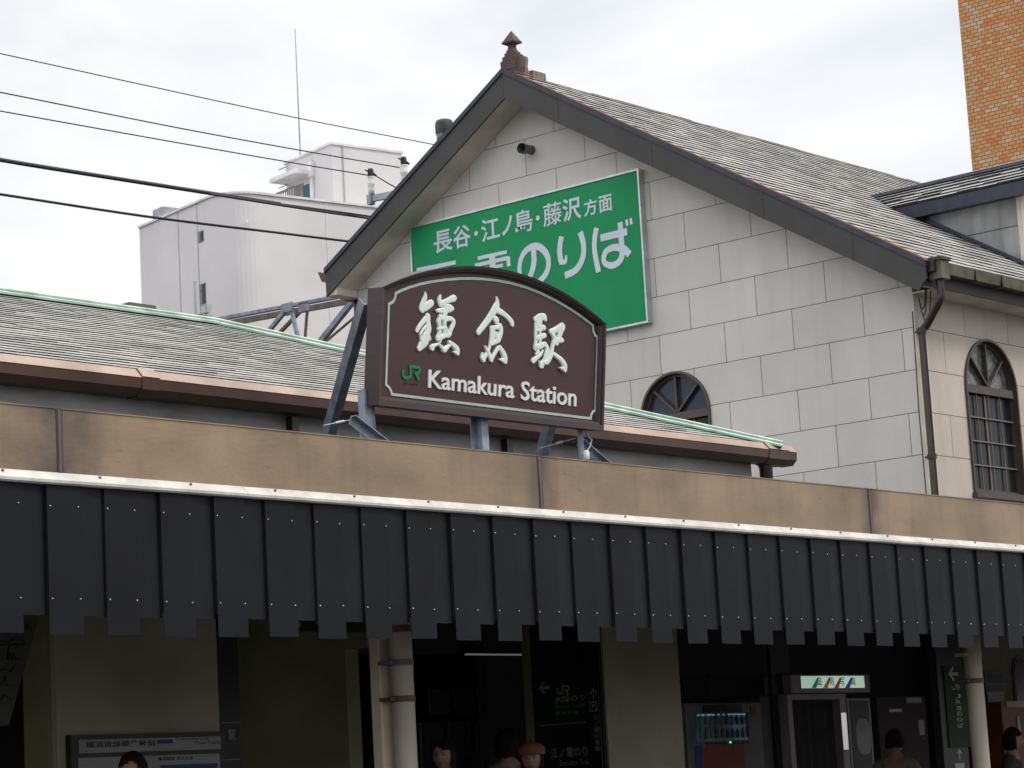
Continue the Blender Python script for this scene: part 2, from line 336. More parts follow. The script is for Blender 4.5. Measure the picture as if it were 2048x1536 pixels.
# ------------------------------------------------------------------ palette
pm('asphalt', (.055, .055, .057), .9, bump=.4, scale=2)
pm('paving', (.075, .072, .068), .85, scale=1)
pm('bronze', (.315, .232, .155), .42, .55, scale=1.6, var=.22, bump=.10, bscale=25, stretch=(1, 1, 1.6), detail=8)
def seam_tarnish(name, xs_):
    # brownish tarnish that has crept out from the panel joints
    t = MATS[name].node_tree; nd, lk = t.nodes, t.links; b = nd['Principled BSDF']; src = b.inputs['Base Color'].links[0].from_socket
    tc = nd.new('ShaderNodeTexCoord'); sp = nd.new('ShaderNodeSeparateXYZ'); lk.new(tc.outputs['Object'], sp.inputs[0])
    nz = nd.new('ShaderNodeTexNoise'); nz.inputs['Scale'].default_value = 5; lk.new(tc.outputs['Object'], nz.inputs['Vector'])
    acc = None
    for x, wd in xs_:
        a = nd.new('ShaderNodeMath'); a.operation = 'SUBTRACT'; a.inputs[1].default_value = x; lk.new(sp.outputs[0], a.inputs[0])
        c = nd.new('ShaderNodeMath'); c.operation = 'ABSOLUTE'; lk.new(a.outputs[0], c.inputs[0])
        m = nd.new('ShaderNodeMapRange'); m.interpolation_type = 'SMOOTHSTEP'; m.inputs[1].default_value = 0; m.inputs[2].default_value = wd; m.inputs[3].default_value = 1; m.inputs[4].default_value = 0; lk.new(c.outputs[0], m.inputs[0])
        if acc is None: acc = m.outputs[0]
        else:
            q = nd.new('ShaderNodeMath'); q.operation = 'MAXIMUM'; lk.new(acc, q.inputs[0]); lk.new(m.outputs[0], q.inputs[1]); acc = q.outputs[0]
    k2 = nd.new('ShaderNodeMath'); k2.operation = 'MULTIPLY'; lk.new(acc, k2.inputs[0]); lk.new(nz.outputs['Fac'], k2.inputs[1]); k3 = nd.new('ShaderNodeMath'); k3.operation = 'MULTIPLY'; k3.inputs[1].default_value = 1.5; k3.use_clamp = True; lk.new(k2.outputs[0], k3.inputs[0])
    mm = nd.new('ShaderNodeMix'); mm.data_type = 'RGBA'; lk.new(k3.outputs[0], mm.inputs[0]); lk.new(src, mm.inputs[6]); mm.inputs[7].default_value = (.105, .08, .072, 1); lk.new(mm.outputs[2], b.inputs['Base Color'])
    sr = nd.new('ShaderNodeTexNoise'); sr.inputs['Scale'].default_value = 22; sr.inputs['Detail'].default_value = 3; mp = nd.new('ShaderNodeMapping'); mp.inputs['Scale'].default_value = (.35, 1, 1.6); lk.new(tc.outputs['Object'], mp.inputs[0]); lk.new(mp.outputs[0], sr.inputs['Vector'])
    r = nd.new('ShaderNodeMapRange'); r.inputs[1].default_value = .2; r.inputs[2].default_value = .36; r.inputs[3].default_value = .72; r.inputs[4].default_value = 1; lk.new(sr.outputs['Fac'], r.inputs[0])
    dr_ = nd.new('ShaderNodeTexNoise'); dr_.inputs['Scale'].default_value = 9; dr_.inputs['Detail'].default_value = 4; mp2 = nd.new('ShaderNodeMapping'); mp2.inputs['Scale'].default_value = (1, 1, .12); lk.new(tc.outputs['Object'], mp2.inputs[0]); lk.new(mp2.outputs[0], dr_.inputs['Vector'])
    r4 = nd.new('ShaderNodeMapRange'); r4.inputs[1].default_value = .5; r4.inputs[2].default_value = .75; r4.inputs[3].default_value = 1; r4.inputs[4].default_value = .86; lk.new(dr_.outputs['Fac'], r4.inputs[0])
    r5 = nd.new('ShaderNodeMath'); r5.operation = 'MULTIPLY'; lk.new(r.outputs[0], r5.inputs[0]); lk.new(r4.outputs[0], r5.inputs[1])
    v = nd.new('ShaderNodeVectorMath'); v.operation = 'SCALE'; lk.new(mm.outputs[2], v.inputs[0]); lk.new(r5.outputs[0], v.inputs['Scale']); lk.new(v.outputs[0], b.inputs['Base Color'])
seam_tarnish('bronze', [(P(118, 816, 1, 10).x, .45), (P(1078, 913, 1, 10).x, .22), (P(1738, 979, 1, 10).x, .2)])
pm('trimwhite', (.62, .60, .56), .4, scale=6, var=.2)
pm('screw', (.20, .13, .06), .6)
pm('slat', (.0062, .0070, .0112), .5, spec=.18, scale=1.8, var=.35, bump=.05, bscale=8)
pm('rivet', (.45, .45, .45), .3, .8)
pm('deck', (.05, .05, .05), .8)
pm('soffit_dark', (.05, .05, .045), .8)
pm('steelblue', (.21, .24, .30), .45, .3, scale=9, var=.35)
pm('steelpale', (.27, .31, .39), .45, .3, scale=9, var=.3)
pm('black', (.008, .008, .009), .5)
pm('rubber', (.012, .012, .018), .6)
pm('gutter_brown', (.46, .34, .27), .35, .3, scale=3, var=.2)
pm('gutter_dark', (.085, .048, .04), .4, .2, scale=3)
pm('eave_board', (.24, .235, .23), .7, scale=2, var=.3, stretch=(1, 1, 3))
pm('patina_lit', (.58, .68, .55), .6, scale=5, var=.25)
pm('patina_shaded', (.22, .35, .30), .55, scale=5, var=.3)
pm('barge', (.045, .042, .042), .6, scale=2, var=.15)
pm('cap_blue', (.030, .036, .058), .35, .3, scale=5, var=.3)
pm('rust_dull', (.17, .12, .105), .7, scale=7, col2=(.09, .075, .075)); pm('ridge_brown', (.15, .10, .09), .7, scale=4, col2=(.26, .13, .07), vmin=.3, vmax=.42); pm('rust', (.25, .12, .065), .7, scale=7, col2=(.16, .09, .06))
pm('soffit_beige', (.60, .55, .47), .8, scale=2, var=.2)
pm('flash', (.45, .47, .5), .35, .6, scale=6)
pm('verdigris', (.13, .135, .09), .55, .3, scale=5, col2=(.07, .06, .04))
pm('pipe_brown', (.035, .026, .022), .4, .2, scale=5)
pm('frame_brown', (.075, .055, .048), .45, .2, scale=6)
pm('frame_light', (.17, .145, .12), .4, .3, scale=6)
pm('terracotta', (.10, .064, .06), .75, scale=9, col2=(.07, .045, .042), bump=.3, bscale=40)
pm('terracotta_pale', (.26, .205, .165), .75, scale=10, col2=(.13, .08, .06), bump=.3, bscale=40, stretch=(3, 3, 1))
pm('pipe_grey', (.10, .105, .115), .5)
pm('concrete_dark', (.11, .11, .10), .85, scale=6, col2=(.05, .055, .05))
pm('concrete', (.26, .25, .24), .85, scale=6, col2=(.15, .15, .14))
pm('billgreen', (.006, .26, .095), .5, spec=.22, scale=1.2, var=.1)
pm('billwhite', (.58, .64, .72), .45, scale=3, var=.06)
pm('alu', (.55, .57, .6), .35, .7, scale=6)
pm('white_render', (.66, .64, .65), .85, scale=.25, var=.07, detail=8)
pm('white_trim', (.74, .72, .73), .8, scale=1)
pm('seam_grey', (.42, .41, .42), .8); pm('blue_door', (.035, .11, .17), .5)
pm('galv', (.33, .36, .4), .45, .5, scale=2, var=.25)
pm('ceramic', (.78, .78, .75), .25)
pm('wire', (.015, .015, .03), .6)
pm('sign_wood', (.029, .018, .0235), .42, scale=5, col2=(.056, .020, .022), stretch=(.6, 1, 26), vmin=.52, vmax=.75, detail=6)
pm('sign_frame', (.048, .025, .029), .42, scale=5, col2=(.036, .020, .024), stretch=(.6, 1, 20), vmin=.4, vmax=.6)
pm('sign_border', (.42, .52, .49), .5, scale=9, var=.1)
pm('letter_mint', (.72, .80, .76), .45, scale=9, var=.05)
pm('letter_white', (.74, .74, .76), .4, scale=9, var=.05)
pm('jr_green', (.0, .20, .085), .4)
pm('jr_dark', (.008, .024, .012), .6, spec=.2)
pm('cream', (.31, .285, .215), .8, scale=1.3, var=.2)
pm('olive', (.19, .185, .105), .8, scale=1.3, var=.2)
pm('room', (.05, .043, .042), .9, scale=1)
pm('column', (.56, .46, .38), .7, scale=3, var=.15)
pm('column_pipe', (.38, .34, .285), .5, scale=3, var=.1)
pm('strap', (.10, .05, .045), .6)
pm('board_dim', (.07, .07, .062), .7); pm('board', (.26, .255, .255), .6)
pm('ink', (.01, .01, .01), .7)
pm('inkblue', (.02, .03, .12), .6)
pm('signtext', (.27, .27, .26), .5)
pm('locker', (.30, .29, .285), .5, scale=2)
pm('machine', (.18, .17, .165), .45, scale=2)
pm('booth', (.20, .18, .18), .45, scale=2)
pm('red_panel', (.42, .05, .03), .5, scale=4)
pm('blue_panel', (.02, .07, .35), .5)
pm('orange_box', (.19, .055, .03), .5)
pm('skin', (.27, .15, .11), .55, scale=8, var=.1)
pm('hair', (.008, .006, .006), .75, spec=.15)
pm('cap_red', (.15, .045, .032), .8, scale=8)
pm('coat_dark', (.02, .02, .024), .85)
pm('coat_grey', (.12, .12, .13), .85)
pm('shirt_cream', (.20, .165, .125), .85, scale=6)
pm('trousers', (.03, .035, .05), .85)
pm('shoe', (.02, .018, .016), .6)
glass('glass_dark', (.012, .014, .02)); glass('glass_blue', (.03, .04, .065), .12)
pm('glass_old', (.05, .055, .055), .12, scale=14, col2=(.16, .17, .17), bump=.6, bscale=18)
m_ = pm('lit_sign', (.55, .78, .62), .4, emit=.42, var=.12, scale=2)
pm('lit_window', (.06, .16, .24), .3, emit=.07, var=.7, scale=6)
pm('can_a', (.10, .16, .10), .4); pm('can_b', (.22, .14, .06), .4); pm('can_c', (.08, .12, .2), .4); pm('can_d', (.22, .22, .12), .4); pm('strip_blue', (.25, .5, .7), .4, emit=.25); pm('lamp_green', (.3, .9, .2), .3, emit=.8); pm('lamp_line', (.5, .48, .46), .4, emit=.15)
for n_, c_ in dict(s_green=(.0, .22, .10), s_orange=(.6, .12, .02), s_pink=(.45, .03, .12), s_blue=(.05, .05, .30)).items(): pm(n_, c_, .5, emit=.25)
panel_wall('gable_panels', 1, 16.215, 7.13-.509*20, 1.035, .509, (.545, .53, .50), (.60, .585, .555), (.13, .127, .12), .005, stain=.10)
panel_wall('side_panels', 0, 26.152+.5175-1.04*40, 7.13-.509*20, 1.04, .509, (.50, .44, .39), (.54, .48, .425), (.15, .12, .10), .005)
panel_wall('dormer_panels', 1, 16.2, 7.13-.509*20+.19, 1.6, .60, (.34, .345, .35), (.38, .38, .38), (.07, .07, .07), .008, stain=.55)
panel_wall('bricks', 1, 0, 0, .187, .0906, None, None, (.19, .10, .065), .0095, rough=.75, stain=.08,
           ramp=[(0, (.66, .17, .04)), (.22, (.62, .26, .07)), (.5, (.58, .30, .095)), (.78, (.55, .33, .15)), (1, (.58, .42, .28))])
slate('slate_front', (.47, .455, .425), (.20, .195, .195), (.50, .45, .41), 0)
slate('slate_house', (.48, .48, .465), (.17, .16, .15), (.50, .44, .38), 1)
pm('slate_edge', (.018, .018, .025), .8)

# ------------------------------------------------------------------ ground
struct(MB().add([(-400, -400, 0), (900, -400, 0), (900, 900, 0), (-400, 900, 0)], [(0, 1, 2, 3)]).build('ground', 'asphalt'))
struct(MB().box(-2, 60, 9.4, 40, .004, .2).build('pavement', 'paving'))

def tile_roof(name, mat, o, A, B, ulo, uhi, nrow, expo, tw, parent, th=.012, jit=.004, gap=.35):
    """lapped slates: o = eave corner, A = unit vector along the eave, B = unit vector up the slope"""
    o, A, B = V(o), V(A).normalized(), V(B).normalized(); Nn = A.cross(B).normalized()
    if Nn.z < 0: Nn = -Nn
    mb = MB(); rnd = random.Random(5)
    for r in range(nrow):
        s0, s1 = r*expo, (r+1)*expo
        u0, u1 = ulo((s0+s1)/2), uhi((s0+s1)/2)
        if u1-u0 < .02: continue
        u = u0-rnd.random()*tw; rowt = rnd.uniform(-.05, .05)
        while u < u1:
            wd = tw*rnd.uniform(.85, 1.15); a, b = max(u, u0), min(u+wd, u1); u += wd
            if b-a < .01: continue
            t = th*rnd.uniform(.8, 1.25); dz = rnd.uniform(-jit, jit)*.8
            sl = s0+dz; tn = min(1, max(0, rnd.gauss(.66, .15)+rowt*.6))
            if rnd.random() < .03: tn = rnd.uniform(.1, .35)
            g = .0012
            p = [o+A*(a+g)+B*sl+Nn*t, o+A*(b-g)+B*sl+Nn*t, o+A*(b-g)+B*(s1+.02)+Nn*.001, o+A*(a+g)+B*(s1+.02)+Nn*.001,
                 o+A*(a+g)+B*(sl+.002)-Nn*.004, o+A*(b-g)+B*(sl+.002)-Nn*.004]
            mb.add(p, [(0, 1, 2, 3)], 0, tn); mb.add(p, [(4, 5, 1, 0)], 1, tn)  # near-black butt edge: cut slate plus lap shade put into its colour
    ob = mb.build(name, [mat, 'slate_edge'], parent)
    return ob

# ================================================================== STREET CANOPY
YF = 10.0; ZT, ZB, ZS = 3.468, 3.07, 2.318
canopy = thing('street_canopy', (12, 10.5, .2), 'long station canopy with a bronze fascia over dark overlapping metal valance strips', 'canopy')
xs = [4.0, P(118, 816, 1, YF).x, P(1078, 913, 1, YF).x, P(1738, 979, 1, YF).x, 34]
for a, b in zip(xs, xs[1:]):
    mb = MB(); mb.box(a+.004, b-.004, YF, YF+.03, ZB+.06, ZT-.003)
    mb.box(a+.004, b-.004, YF-.006, YF+.05, ZT-.003, ZT+.004, 0)
    mb.build('fascia_panel', 'bronze', canopy)
for x in xs[1:-1]:
    MB().box(x-.012, x+.004, YF-.006, YF-.0005, ZB+.07, ZT-.004).box(x-.022, x+.018, YF-.003, YF-.0003, ZB+.07, ZT-.004, 1).build('joint_cover', ['pipe_grey', 'gutter_dark'], canopy)
mb = MB()   # drip rail: sloping lip above a rounded nose
prof = [(YF, ZB+.068), (YF-.010, ZB+.064), (YF-.030, ZB+.036), (YF-.046, ZB+.032), (YF-.052, ZB+.022), (YF-.050, ZB+.008), (YF-.040, ZB), (YF, ZB)]
for a, b in zip([4.0, P(483, 990, 1, YF).x, P(1075, 1030, 1, YF).x, P(1740, 1080, 1, YF).x], [P(483, 990, 1, YF).x, P(1075, 1030, 1, YF).x, P(1740, 1080, 1, YF).x, 34]):
    mb.prism([(a+.001, y, z) for y, z in prof], (b-a-.002, 0, 0))
mb.build('drip_rail', 'trimwhite', canopy)
x = 6.5
while x < 20: MB().ball((x, YF-.02, ZB+.056), .008, n=8).build('rail_screw', 'screw', canopy); x += .62
mb = MB(); per = .3765; kk = -14
while True:
    x = 8.384+per*kk; kk += 1
    if x > 33.5: break
    if x < 3.9: continue
    j = random.uniform(-.003, .003)
    a_ = random.uniform(-.0022, .0022); zb_ = ZS+random.uniform(-.004, .004); mb.prism([(x, YF-.022+j, zb_), (x+per*.575, YF-.022+j+a_, zb_+random.uniform(-.002, .002)), (x+per*.575, YF-.022+j+a_+random.uniform(-.001, .001), ZB+.002), (x, YF-.022+j, ZB+.002)], (0, .0015, 0))   # long strip, proud
    mb.box(x+.001, x+.0025, YF-.0203+j, YF-.001, ZS+.12, ZB+.002, 2)
    zz = ZS+.095+random.uniform(-.003, .003)
    mb.add([(x+per*.53, YF-.018, zz), (x+per*1.0+.004, YF-.004+a_, zz), (x+per*1.0+.004, YF-.004+a_, ZB+.002), (x+per*.53, YF-.018, ZB+.002)], [(0, 1, 2, 3)])
    for zr in (P(578, 1042, 1, YF).z, P(818.7, 1217.6, 1, YF).z):
        for xr in (x+.018, x+per*.575-.018): mb.ball((xr, YF-.0235+j, zr+random.uniform(-.003, .003)), .0055, n=8, mi=1)
mb.build('valance', ['slat', 'rivet', 'black'], canopy)
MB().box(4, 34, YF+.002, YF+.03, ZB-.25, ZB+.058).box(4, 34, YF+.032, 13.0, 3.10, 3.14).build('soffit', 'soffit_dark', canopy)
MB().box(4, 34, YF+.032, 12.95, 3.30, 3.36).build('deck', 'deck', canopy)
for yy in (10.9, 12.2):
    MB().box(4, 34, yy, yy+.1, 2.92, 3.099).build('beam', 'olive', canopy)

# ================================================================== STATION SIGN
q0 = P(757, 812, 1, 10.8)
def fit_tilt():
    best = None
    for i in range(0, 60):
        t = i*.003; pl = Plane((0, 10.8, q0.z), (1, 0, 0), (0, -t, 1), (0, -1, -t))
        e = abs(pl.uv(757, 812)[0]-pl.uv(765, 572)[0])+abs(pl.uv(1207, 860)[0]-pl.uv(1213, 652)[0])
        if best is None or e < best[0]: best = (e, t, pl)
    return best
SE, ST, SP = fit_tilt()
print('sign tilt', ST, 'err', SE)
sign = thing('station_sign', (12.4, 10.87, 3.36), 'brown arched station name sign with raised pale characters and Kamakura Station lettering', 'sign')
u0 = (SP.uv(757, 812)[0]+SP.uv(765, 572)[0])/2; u1 = (SP.uv(1207, 860)[0]+SP.uv(1214, 650)[0])/2
vb = (SP.uv(757, 812)[1]+SP.uv(1207, 860)[1])/2; vl = SP.uv(765, 572)[1]; vr = SP.uv(1214, 650)[1]; vs_ = (vl+vr)/2
uc, vt = (u0+u1)/2, SP.uv(960, 530)[1]
print('sign', u0, u1, vb, vl, vr, vt)
def arc(ua, ub, va, vtop, n=28):               # circular arc ub -> ua
    h = vtop-va; c = (ub-ua)/2; r = (c*c+h*h)/(2*h); cx, cy = (ua+ub)/2, vtop-r; a0 = math.asin(c/r)
    return [(cx+r*math.sin(a0-2*a0*i/n), cy+r*math.cos(a0-2*a0*i/n)) for i in range(n+1)]
def outline(d, db=None):
    db = d if db is None else db
    return [(u0+d, vb+db), (u1-d, vb+db)]+arc(u0+d, u1-d, vs_-d*.35, vt-d)
O0, O1, O2, O3 = outline(0), outline(.020, .040), outline(.036, .056), outline(.048, .066)
mb = MB()
ring(mb, O0, O1, SP, 0, -.004); ring(mb, O1, O1, SP, -.004, -.012); ring(mb, O1, O2, SP, -.012, -.016); ring(mb, O2, O3, SP, -.016, -.046)
n_ = len(O0); vsb = [SP.at(*p, 0) for p in O0]+[SP.at(*p, -.13) for p in O0]
mb.add(vsb, [(i+n_, (i+1) % n_+n_, (i+1) % n_, i) for i in range(n_)])
mb.add([SP.at(*p, -.13) for p in O0], [tuple(range(n_))[::-1]])
mb.build('frame', 'sign_frame', sign)
MB().add([SP.at(*p, -.046) for p in O3], [tuple(range(len(O3)))]).build('face', 'sign_wood', sign)
WF = -.046                                      # the recessed face
def z4(x, y): return (700+x/3.4127, 500+y/3.4127)
bl = [(263, 370), (253, 640), (243, 920), (262, 935), (276, 958), (283, 985), (700, 1036), (1200, 1097), (1640, 1150), (1644, 1125), (1655, 1104), (1672, 1095), (1680, 850), (1688, 600), (1668, 580), (1657, 550), (1655, 515),
      (1580, 457), (1500, 403), (1400, 345), (1300, 296), (1200, 256), (1100, 227), (1000, 208), (900, 197), (825, 194), (750, 195), (650, 203), (550, 217), (475, 233), (400, 256), (350, 275), (308, 297), (306, 325), (290, 355)]
B0 = [SP.uv(*z4(*p), w=WF) for p in bl]; Bo = offset_poly(B0, -.0085); Bi = offset_poly(B0, .0085)
mb = MB(); ring(mb, Bo, Bi, SP, WF+.005, WF+.005); ring(mb, Bo, Bo, SP, WF, WF+.005); ring(mb, Bi, Bi, SP, WF+.005, WF)
mb.build('border_line', 'sign_border', sign)
KAMA = [[(300,150,20),(305,230,48),(275,330,62),(240,440,74),(238,485,76)], [(240,480,74),(320,440,78),(420,368,74)], [(345,622,50),(355,640,60),(260,745,50),(180,850,46),(135,930,42)],
 [(362,640,56),(362,740,56),(365,830,72),(372,900,72),(345,980,72),(310,1060,92),(300,1130,105),(235,1220,88),(185,1290,62)], [(310,850,34),(250,920,28),(195,1010,22)], [(195,1000,20),(215,1110,30),(240,1170,50)],[(380,1040,30),(385,1090,42)],
 [(605,215,26),(590,300,54),(612,385,58)], [(625,370,58),(730,330,50),(880,268,72)], [(690,400,45),(700,430,55),(790,450,62),(835,472,58)], [(545,522,34),(650,520,62),(760,500,66),(830,480,60)],
 [(705,560,60),(690,640,58)], [(600,645,48),(700,690,60),(810,685,46),(868,725,50),(870,790,48),(825,900,48),(785,1020,46)], [(572,740,58),(590,860,50),(588,980,52),(560,1085,62)], [(600,670,44),(560,730,40)],
 [(690,700,50),(690,850,42),(688,1000,48)], [(720,870,30),(745,960,40),(745,1030,46)], [(560,1090,60),(680,1040,48),(790,1010,42)], [(560,900,30),(640,880,34),(700,870,30)], [(600,1110,42),(600,1150,18),(570,1190,10)],
 [(432,1280,62),(450,1250,45),(560,1200,22)], [(580,1222,28),(640,1290,44),(680,1325,60),(740,1270,42),(800,1222,26)], [(790,1172,42),(860,1225,50),(935,1305,64),(945,1370,64)], [(860,1365,14),(930,1390,45)]]
KURA = [[(535,150,24),(548,230,50),(535,320,80),(470,440,80),(350,620,68),(250,750,64),(165,860,58)], [(545,400,66),(660,470,56),(760,550,52),(835,640,58),(852,690,54)], [(505,590,62),(530,610,68),(540,645,58)],
 [(425,765,38),(425,900,36),(408,1050,34),(385,1180,32),(340,1290,40),(262,1400,62)], [(440,765,38),(540,760,44),(615,745,48),(622,850,55),(595,960,54),(570,1035,45)], [(470,760,40),(470,900,38),(450,1080,48)], [(440,1085,50),(570,1030,46)],
 [(530,900,52),(540,980,52)], [(600,720,40),(560,770,38)], [(240,1290,18),(216,1370,24),(255,1420,56)], [(300,1160,26),(330,1220,36),(372,1300,48),(418,1415,54)], [(420,1415,52),(470,1330,40),(550,1200,42),(595,1178,50)],
 [(590,1178,50),(655,1270,62),(695,1370,68),(700,1440,66)], [(590,1420,18),(680,1440,60)]]
EKI = [[(200,235,46),(290,190,66),(385,190,66),(405,235,42)], [(222,280,50),(212,500,44),(212,700,44),(200,830,50)], [(305,250,52),(300,450,38),(300,650,38),(300,790,54)], [(225,400,52),(370,410,56)], [(235,620,50),(385,570,52)], [(230,460,34),(300,460,34)], [(240,280,60),(250,340,55)],
 [(215,800,56),(300,790,60),(390,740,44)], [(390,745,46),(432,810,52),(442,900,66),(420,1000,66),(385,1090,56),(320,1180,66)], [(285,1120,34),(320,1180,62)], [(250,900,36),(205,950,14)], [(350,870,14),(302,960,36),(220,1030,46),(155,1090,54)],
 [(515,490,52),(620,455,62),(745,372,60)], [(745,330,28),(762,400,56),(720,480,62),(680,590,60)], [(535,520,48),(580,600,52),(600,700,60),(630,738,40)], [(600,680,60),(700,660,62),(728,665,56)],
 [(575,690,50),(545,800,40),(530,900,46),(505,1000,50),(440,1105,56),(395,1120,52)], [(545,930,42),(650,1010,50),(740,1090,56),(796,1190,60),(796,1262,58)], [(690,1230,14),(780,1260,54)]]
for nm, st, org in (('character_kama', KAMA, (830, 570)), ('character_kura', KURA, (950, 580)), ('character_eki', EKI, (1060, 615))):
    st = [[(x, y, r*1.10) for x, y, r in k_] for k_ in st]
    mb = MB(); brush_px(mb, st, SP, WF, .011, org, 10.236); mb.build('raised_character', 'letter_mint', sign)
JRS = [[(312,598,58),(312,800,58)], [(312,800,58),(340,870,56),(400,915,56),(480,930,56),(560,910,56),(610,860,56),(625,790,56)], [(625,790,56),(625,420,56)], [(575,455,60),(960,505,60)], [(965,470,50),(985,580,60),(970,680,60),(930,740,56)], [(930,735,58),(800,715,56)], [(800,700,50),(880,850,62),(950,1020,68)]]
def jr_logo(org, sc, pl, w, mat, parent, h=.006):
    mb = MB(); brush_px(mb, JRS, pl, w, h, org, sc, round_ends=False, dome=False); return mb.build('rail_emblem', mat, parent)
jr_logo((800, 710), 20.48, SP, WF, 'jr_green', sign)
px_text('emblem_caption', 'JR EAST', SP, (817, 768.5), (846, 771.5), 4, 'jr_dark', sign, w=WF+.001)
px_text('station_name', 'Kamakura', SP, (865, 776.5), (1037, 795.5), 37, 'letter_white', sign, w=WF, ext=.010, bold=.012)
px_text('station_name', 'Station', SP, (1050.5, 801), (1161, 811.5), 38, 'letter_white', sign, w=WF, ext=.010, bold=.012)
# supports standing on the canopy roof behind the sign
ZD = 3.36
def spt(px, py, y): return P(px, py, 1, y)
mb = MB()
a = spt(737, 812, 10.93)
mb.box(spt(725, 850, 10.93).x, spt(738, 850, 10.93).x, 10.90, 10.96, ZD, a.z+.1, 1); mb.box(spt(739, 850, 10.93).x, spt(751, 850, 10.93).x, 10.93, 10.945, ZD, a.z+.1, 0)
mb.build('post', ['steelblue', 'steelpale'], sign)
mb = MB(); mb.box(spt(943, 870, 10.93).x, spt(953, 870, 10.93).x, 10.93, 10.94, ZD, a.z+.1, 0); mb.box(spt(953, 870, 10.93).x, spt(966, 870, 10.93).x, 10.88, 10.93, ZD, a.z+.1, 1)
mb.build('post', ['steelblue', 'steelpale'], sign)
a3 = spt(1161, 880, 10.9); MB().tube([(a3.x, 10.9, ZD), (a3.x, 10.9, a.z+.1)], .021).tube([(a3.x, 10.9, 3.62), (a3.x, 10.9, 3.64)], .028).build('post', 'steelblue', sign)
def floor_pt(px, py, z): return P(px, py, 2, z)
b0 = P(642, 866, 1, 11.9); b1 = SP.at(u0+.02, .62+vb, -.135)
def stay(a, b, wd=.07):
    mb = MB(); d = (V(b)-V(a)).normalized(); r = Vector((1, 0, 0)); r = (r-d*r.dot(d)).normalized(); u = d.cross(r)
    mb.angle(a, b, wd, wd, .008, r, u, 0); return mb.build('back_stay', ['steelblue'], sign)
stay((b0.x, 11.9, b0.z-.15), P(728, 610, 1, 10.96))
b2 = P(1072, 905, 1, 11.7); stay((b2.x, 11.7, b2.z-.15), P(1140, 700, 1, 11.05))
def brace(pa, pb, y, wd=.06):
    a, b = P(*pa, 1, y), P(*pb, 1, y); d = (b-a).normalized(); u = Vector((0, -1, 0)); r = d.cross(u)
    mb = MB(); mb.angle(a, b, wd*.75, wd*.6, .006, r, u, 0); return mb.build('side_brace', 'steelpale', sign)
brace((702, 832), (790, 900), 10.84, .08); brace((1158, 878), (1222, 934), 10.95, .07)
def rod(p, q, y, r=.004, bulge=True):
    a, b = P(*p, 1, y), P(*q, 1, y); mb = MB().tube([a, b], r, 6); m = a.lerp(b, .55); dd = (b-a).normalized()
    mb.tube([m-dd*.04, m+dd*.04], r*2.4, 8); return mb.build('turnbuckle', 'galv', sign)
rod((647, 851), (705, 839), 10.95); rod((1078, 897), (1150, 877), 10.95)
mb = MB(); pts = [P(x, y, 1, 10.85) for x, y in ((1172, 905), (1180, 893), (1183, 880), (1177, 874), (1170, 860))]; mb.tube(pts, .007, 8); mb.build('cable_hook', 'galv', sign)
pp = P(1173, 911, 1, 10.84); MB().lathe((pp.x, 10.84, pp.z-.03), [(.016, 0), (.022, .01), (.022, .05), (.012, .065)], 10).build('cable_box', 'ceramic', sign)
# ================================================================== TILED STATION BUILDING
YG = 12.5; HC = P(1563, 888, 1, YG); hk, hs = 3.46, .3783
st = thing('tiled_station_building', (13, 13, .2), 'low station building with a grey slate hip roof, green copper ridge and brown gutter', 'building')
XC, ZE = HC.x, HC.z; YR, ZR = YG+hk, ZE+hk*hs
B = V(0, 1, hs).normalized(); nrow = 30; Ls = hk*math.sqrt(1+hs*hs); ex = Ls/nrow
tile_roof('front_roof_slope', 'slate_front', (4, YG+.065, ZE-.012), (1, 0, 0), B, lambda s: 0, lambda s: XC-4-s/math.sqrt(1+hs*hs)-.02, nrow, ex, .27, st, th=.0092, jit=.0035)
MB().add([(4, YG+.05, ZE-.06), (XC-.03, YG+.05, ZE-.06), (XC-hk, YR, ZR-.05), (4, YR, ZR-.05)], [(0, 1, 2, 3)]).add([(XC-.03, YG+.05, ZE-.06), (XC-.03, YR+hk, ZE-.06), (XC-hk, YR, ZR-.05)], [(0, 1, 2)]).add([(XC-.03, YR+hk, ZE-.06), (4, YR+hk, ZE-.06), (4, YR, ZR-.05), (XC-hk, YR, ZR-.05)], [(0, 1, 2, 3)]).build('rear_roof_slope', 'slate_edge', st)
def ridge_cap(a, b, parent, end=False):
    a, b = V(a), V(b); d = (b-a).normalized(); r = d.cross(Vector((0, 0, 1))).normalized(); u = r.cross(d)
    prof = [(-.10, -.035), (-.095, -.005), (-.032, .022), (-.030, .052), (-.018, .070), (.018, .070), (.030, .052), (.032, .022), (.095, -.005), (.10, -.035)]
    prof = [(x_*.66, y_*.62) for x_, y_ in prof]; mis = [1, 0, 1, 0, 0, 0, 1, 0, 1]  # upward faces paler, sides darker: highlight and shade put into the patina colours
    mb = MB(); vs = [p+r*x+u*y for p in (a, b) for x, y in prof]; n = len(prof)
    for i in range(n-1): mb.add([vs[i], vs[i+1], vs[n+i+1], vs[n+i]], [(0, 1, 2, 3)], mis[i])
    mb.add(vs[:n], [tuple(range(n))], 1); mb.add(vs[n:], [tuple(range(n))], 1)
    return mb.build('ridge_cap', ['patina_lit', 'patina_shaded'], parent)
ridge_cap((4, YR, ZR-.02), (XC-hk, YR, ZR-.02), st); ridge_cap((XC-hk, YR, ZR-.02), (XC+.0, YG+.0, ZE-.015), st)
mb = MB(); prof = [(YG+.055, ZE+.005), (YG-.005, ZE-.060), (YG-.002, ZE-.068), (YG+.004, ZE-.130), (YG+.05, ZE-.175), (YG+.16, ZE-.175), (YG+.16, ZE-.02)]
XE = P(1593, 900, 1, YG).x
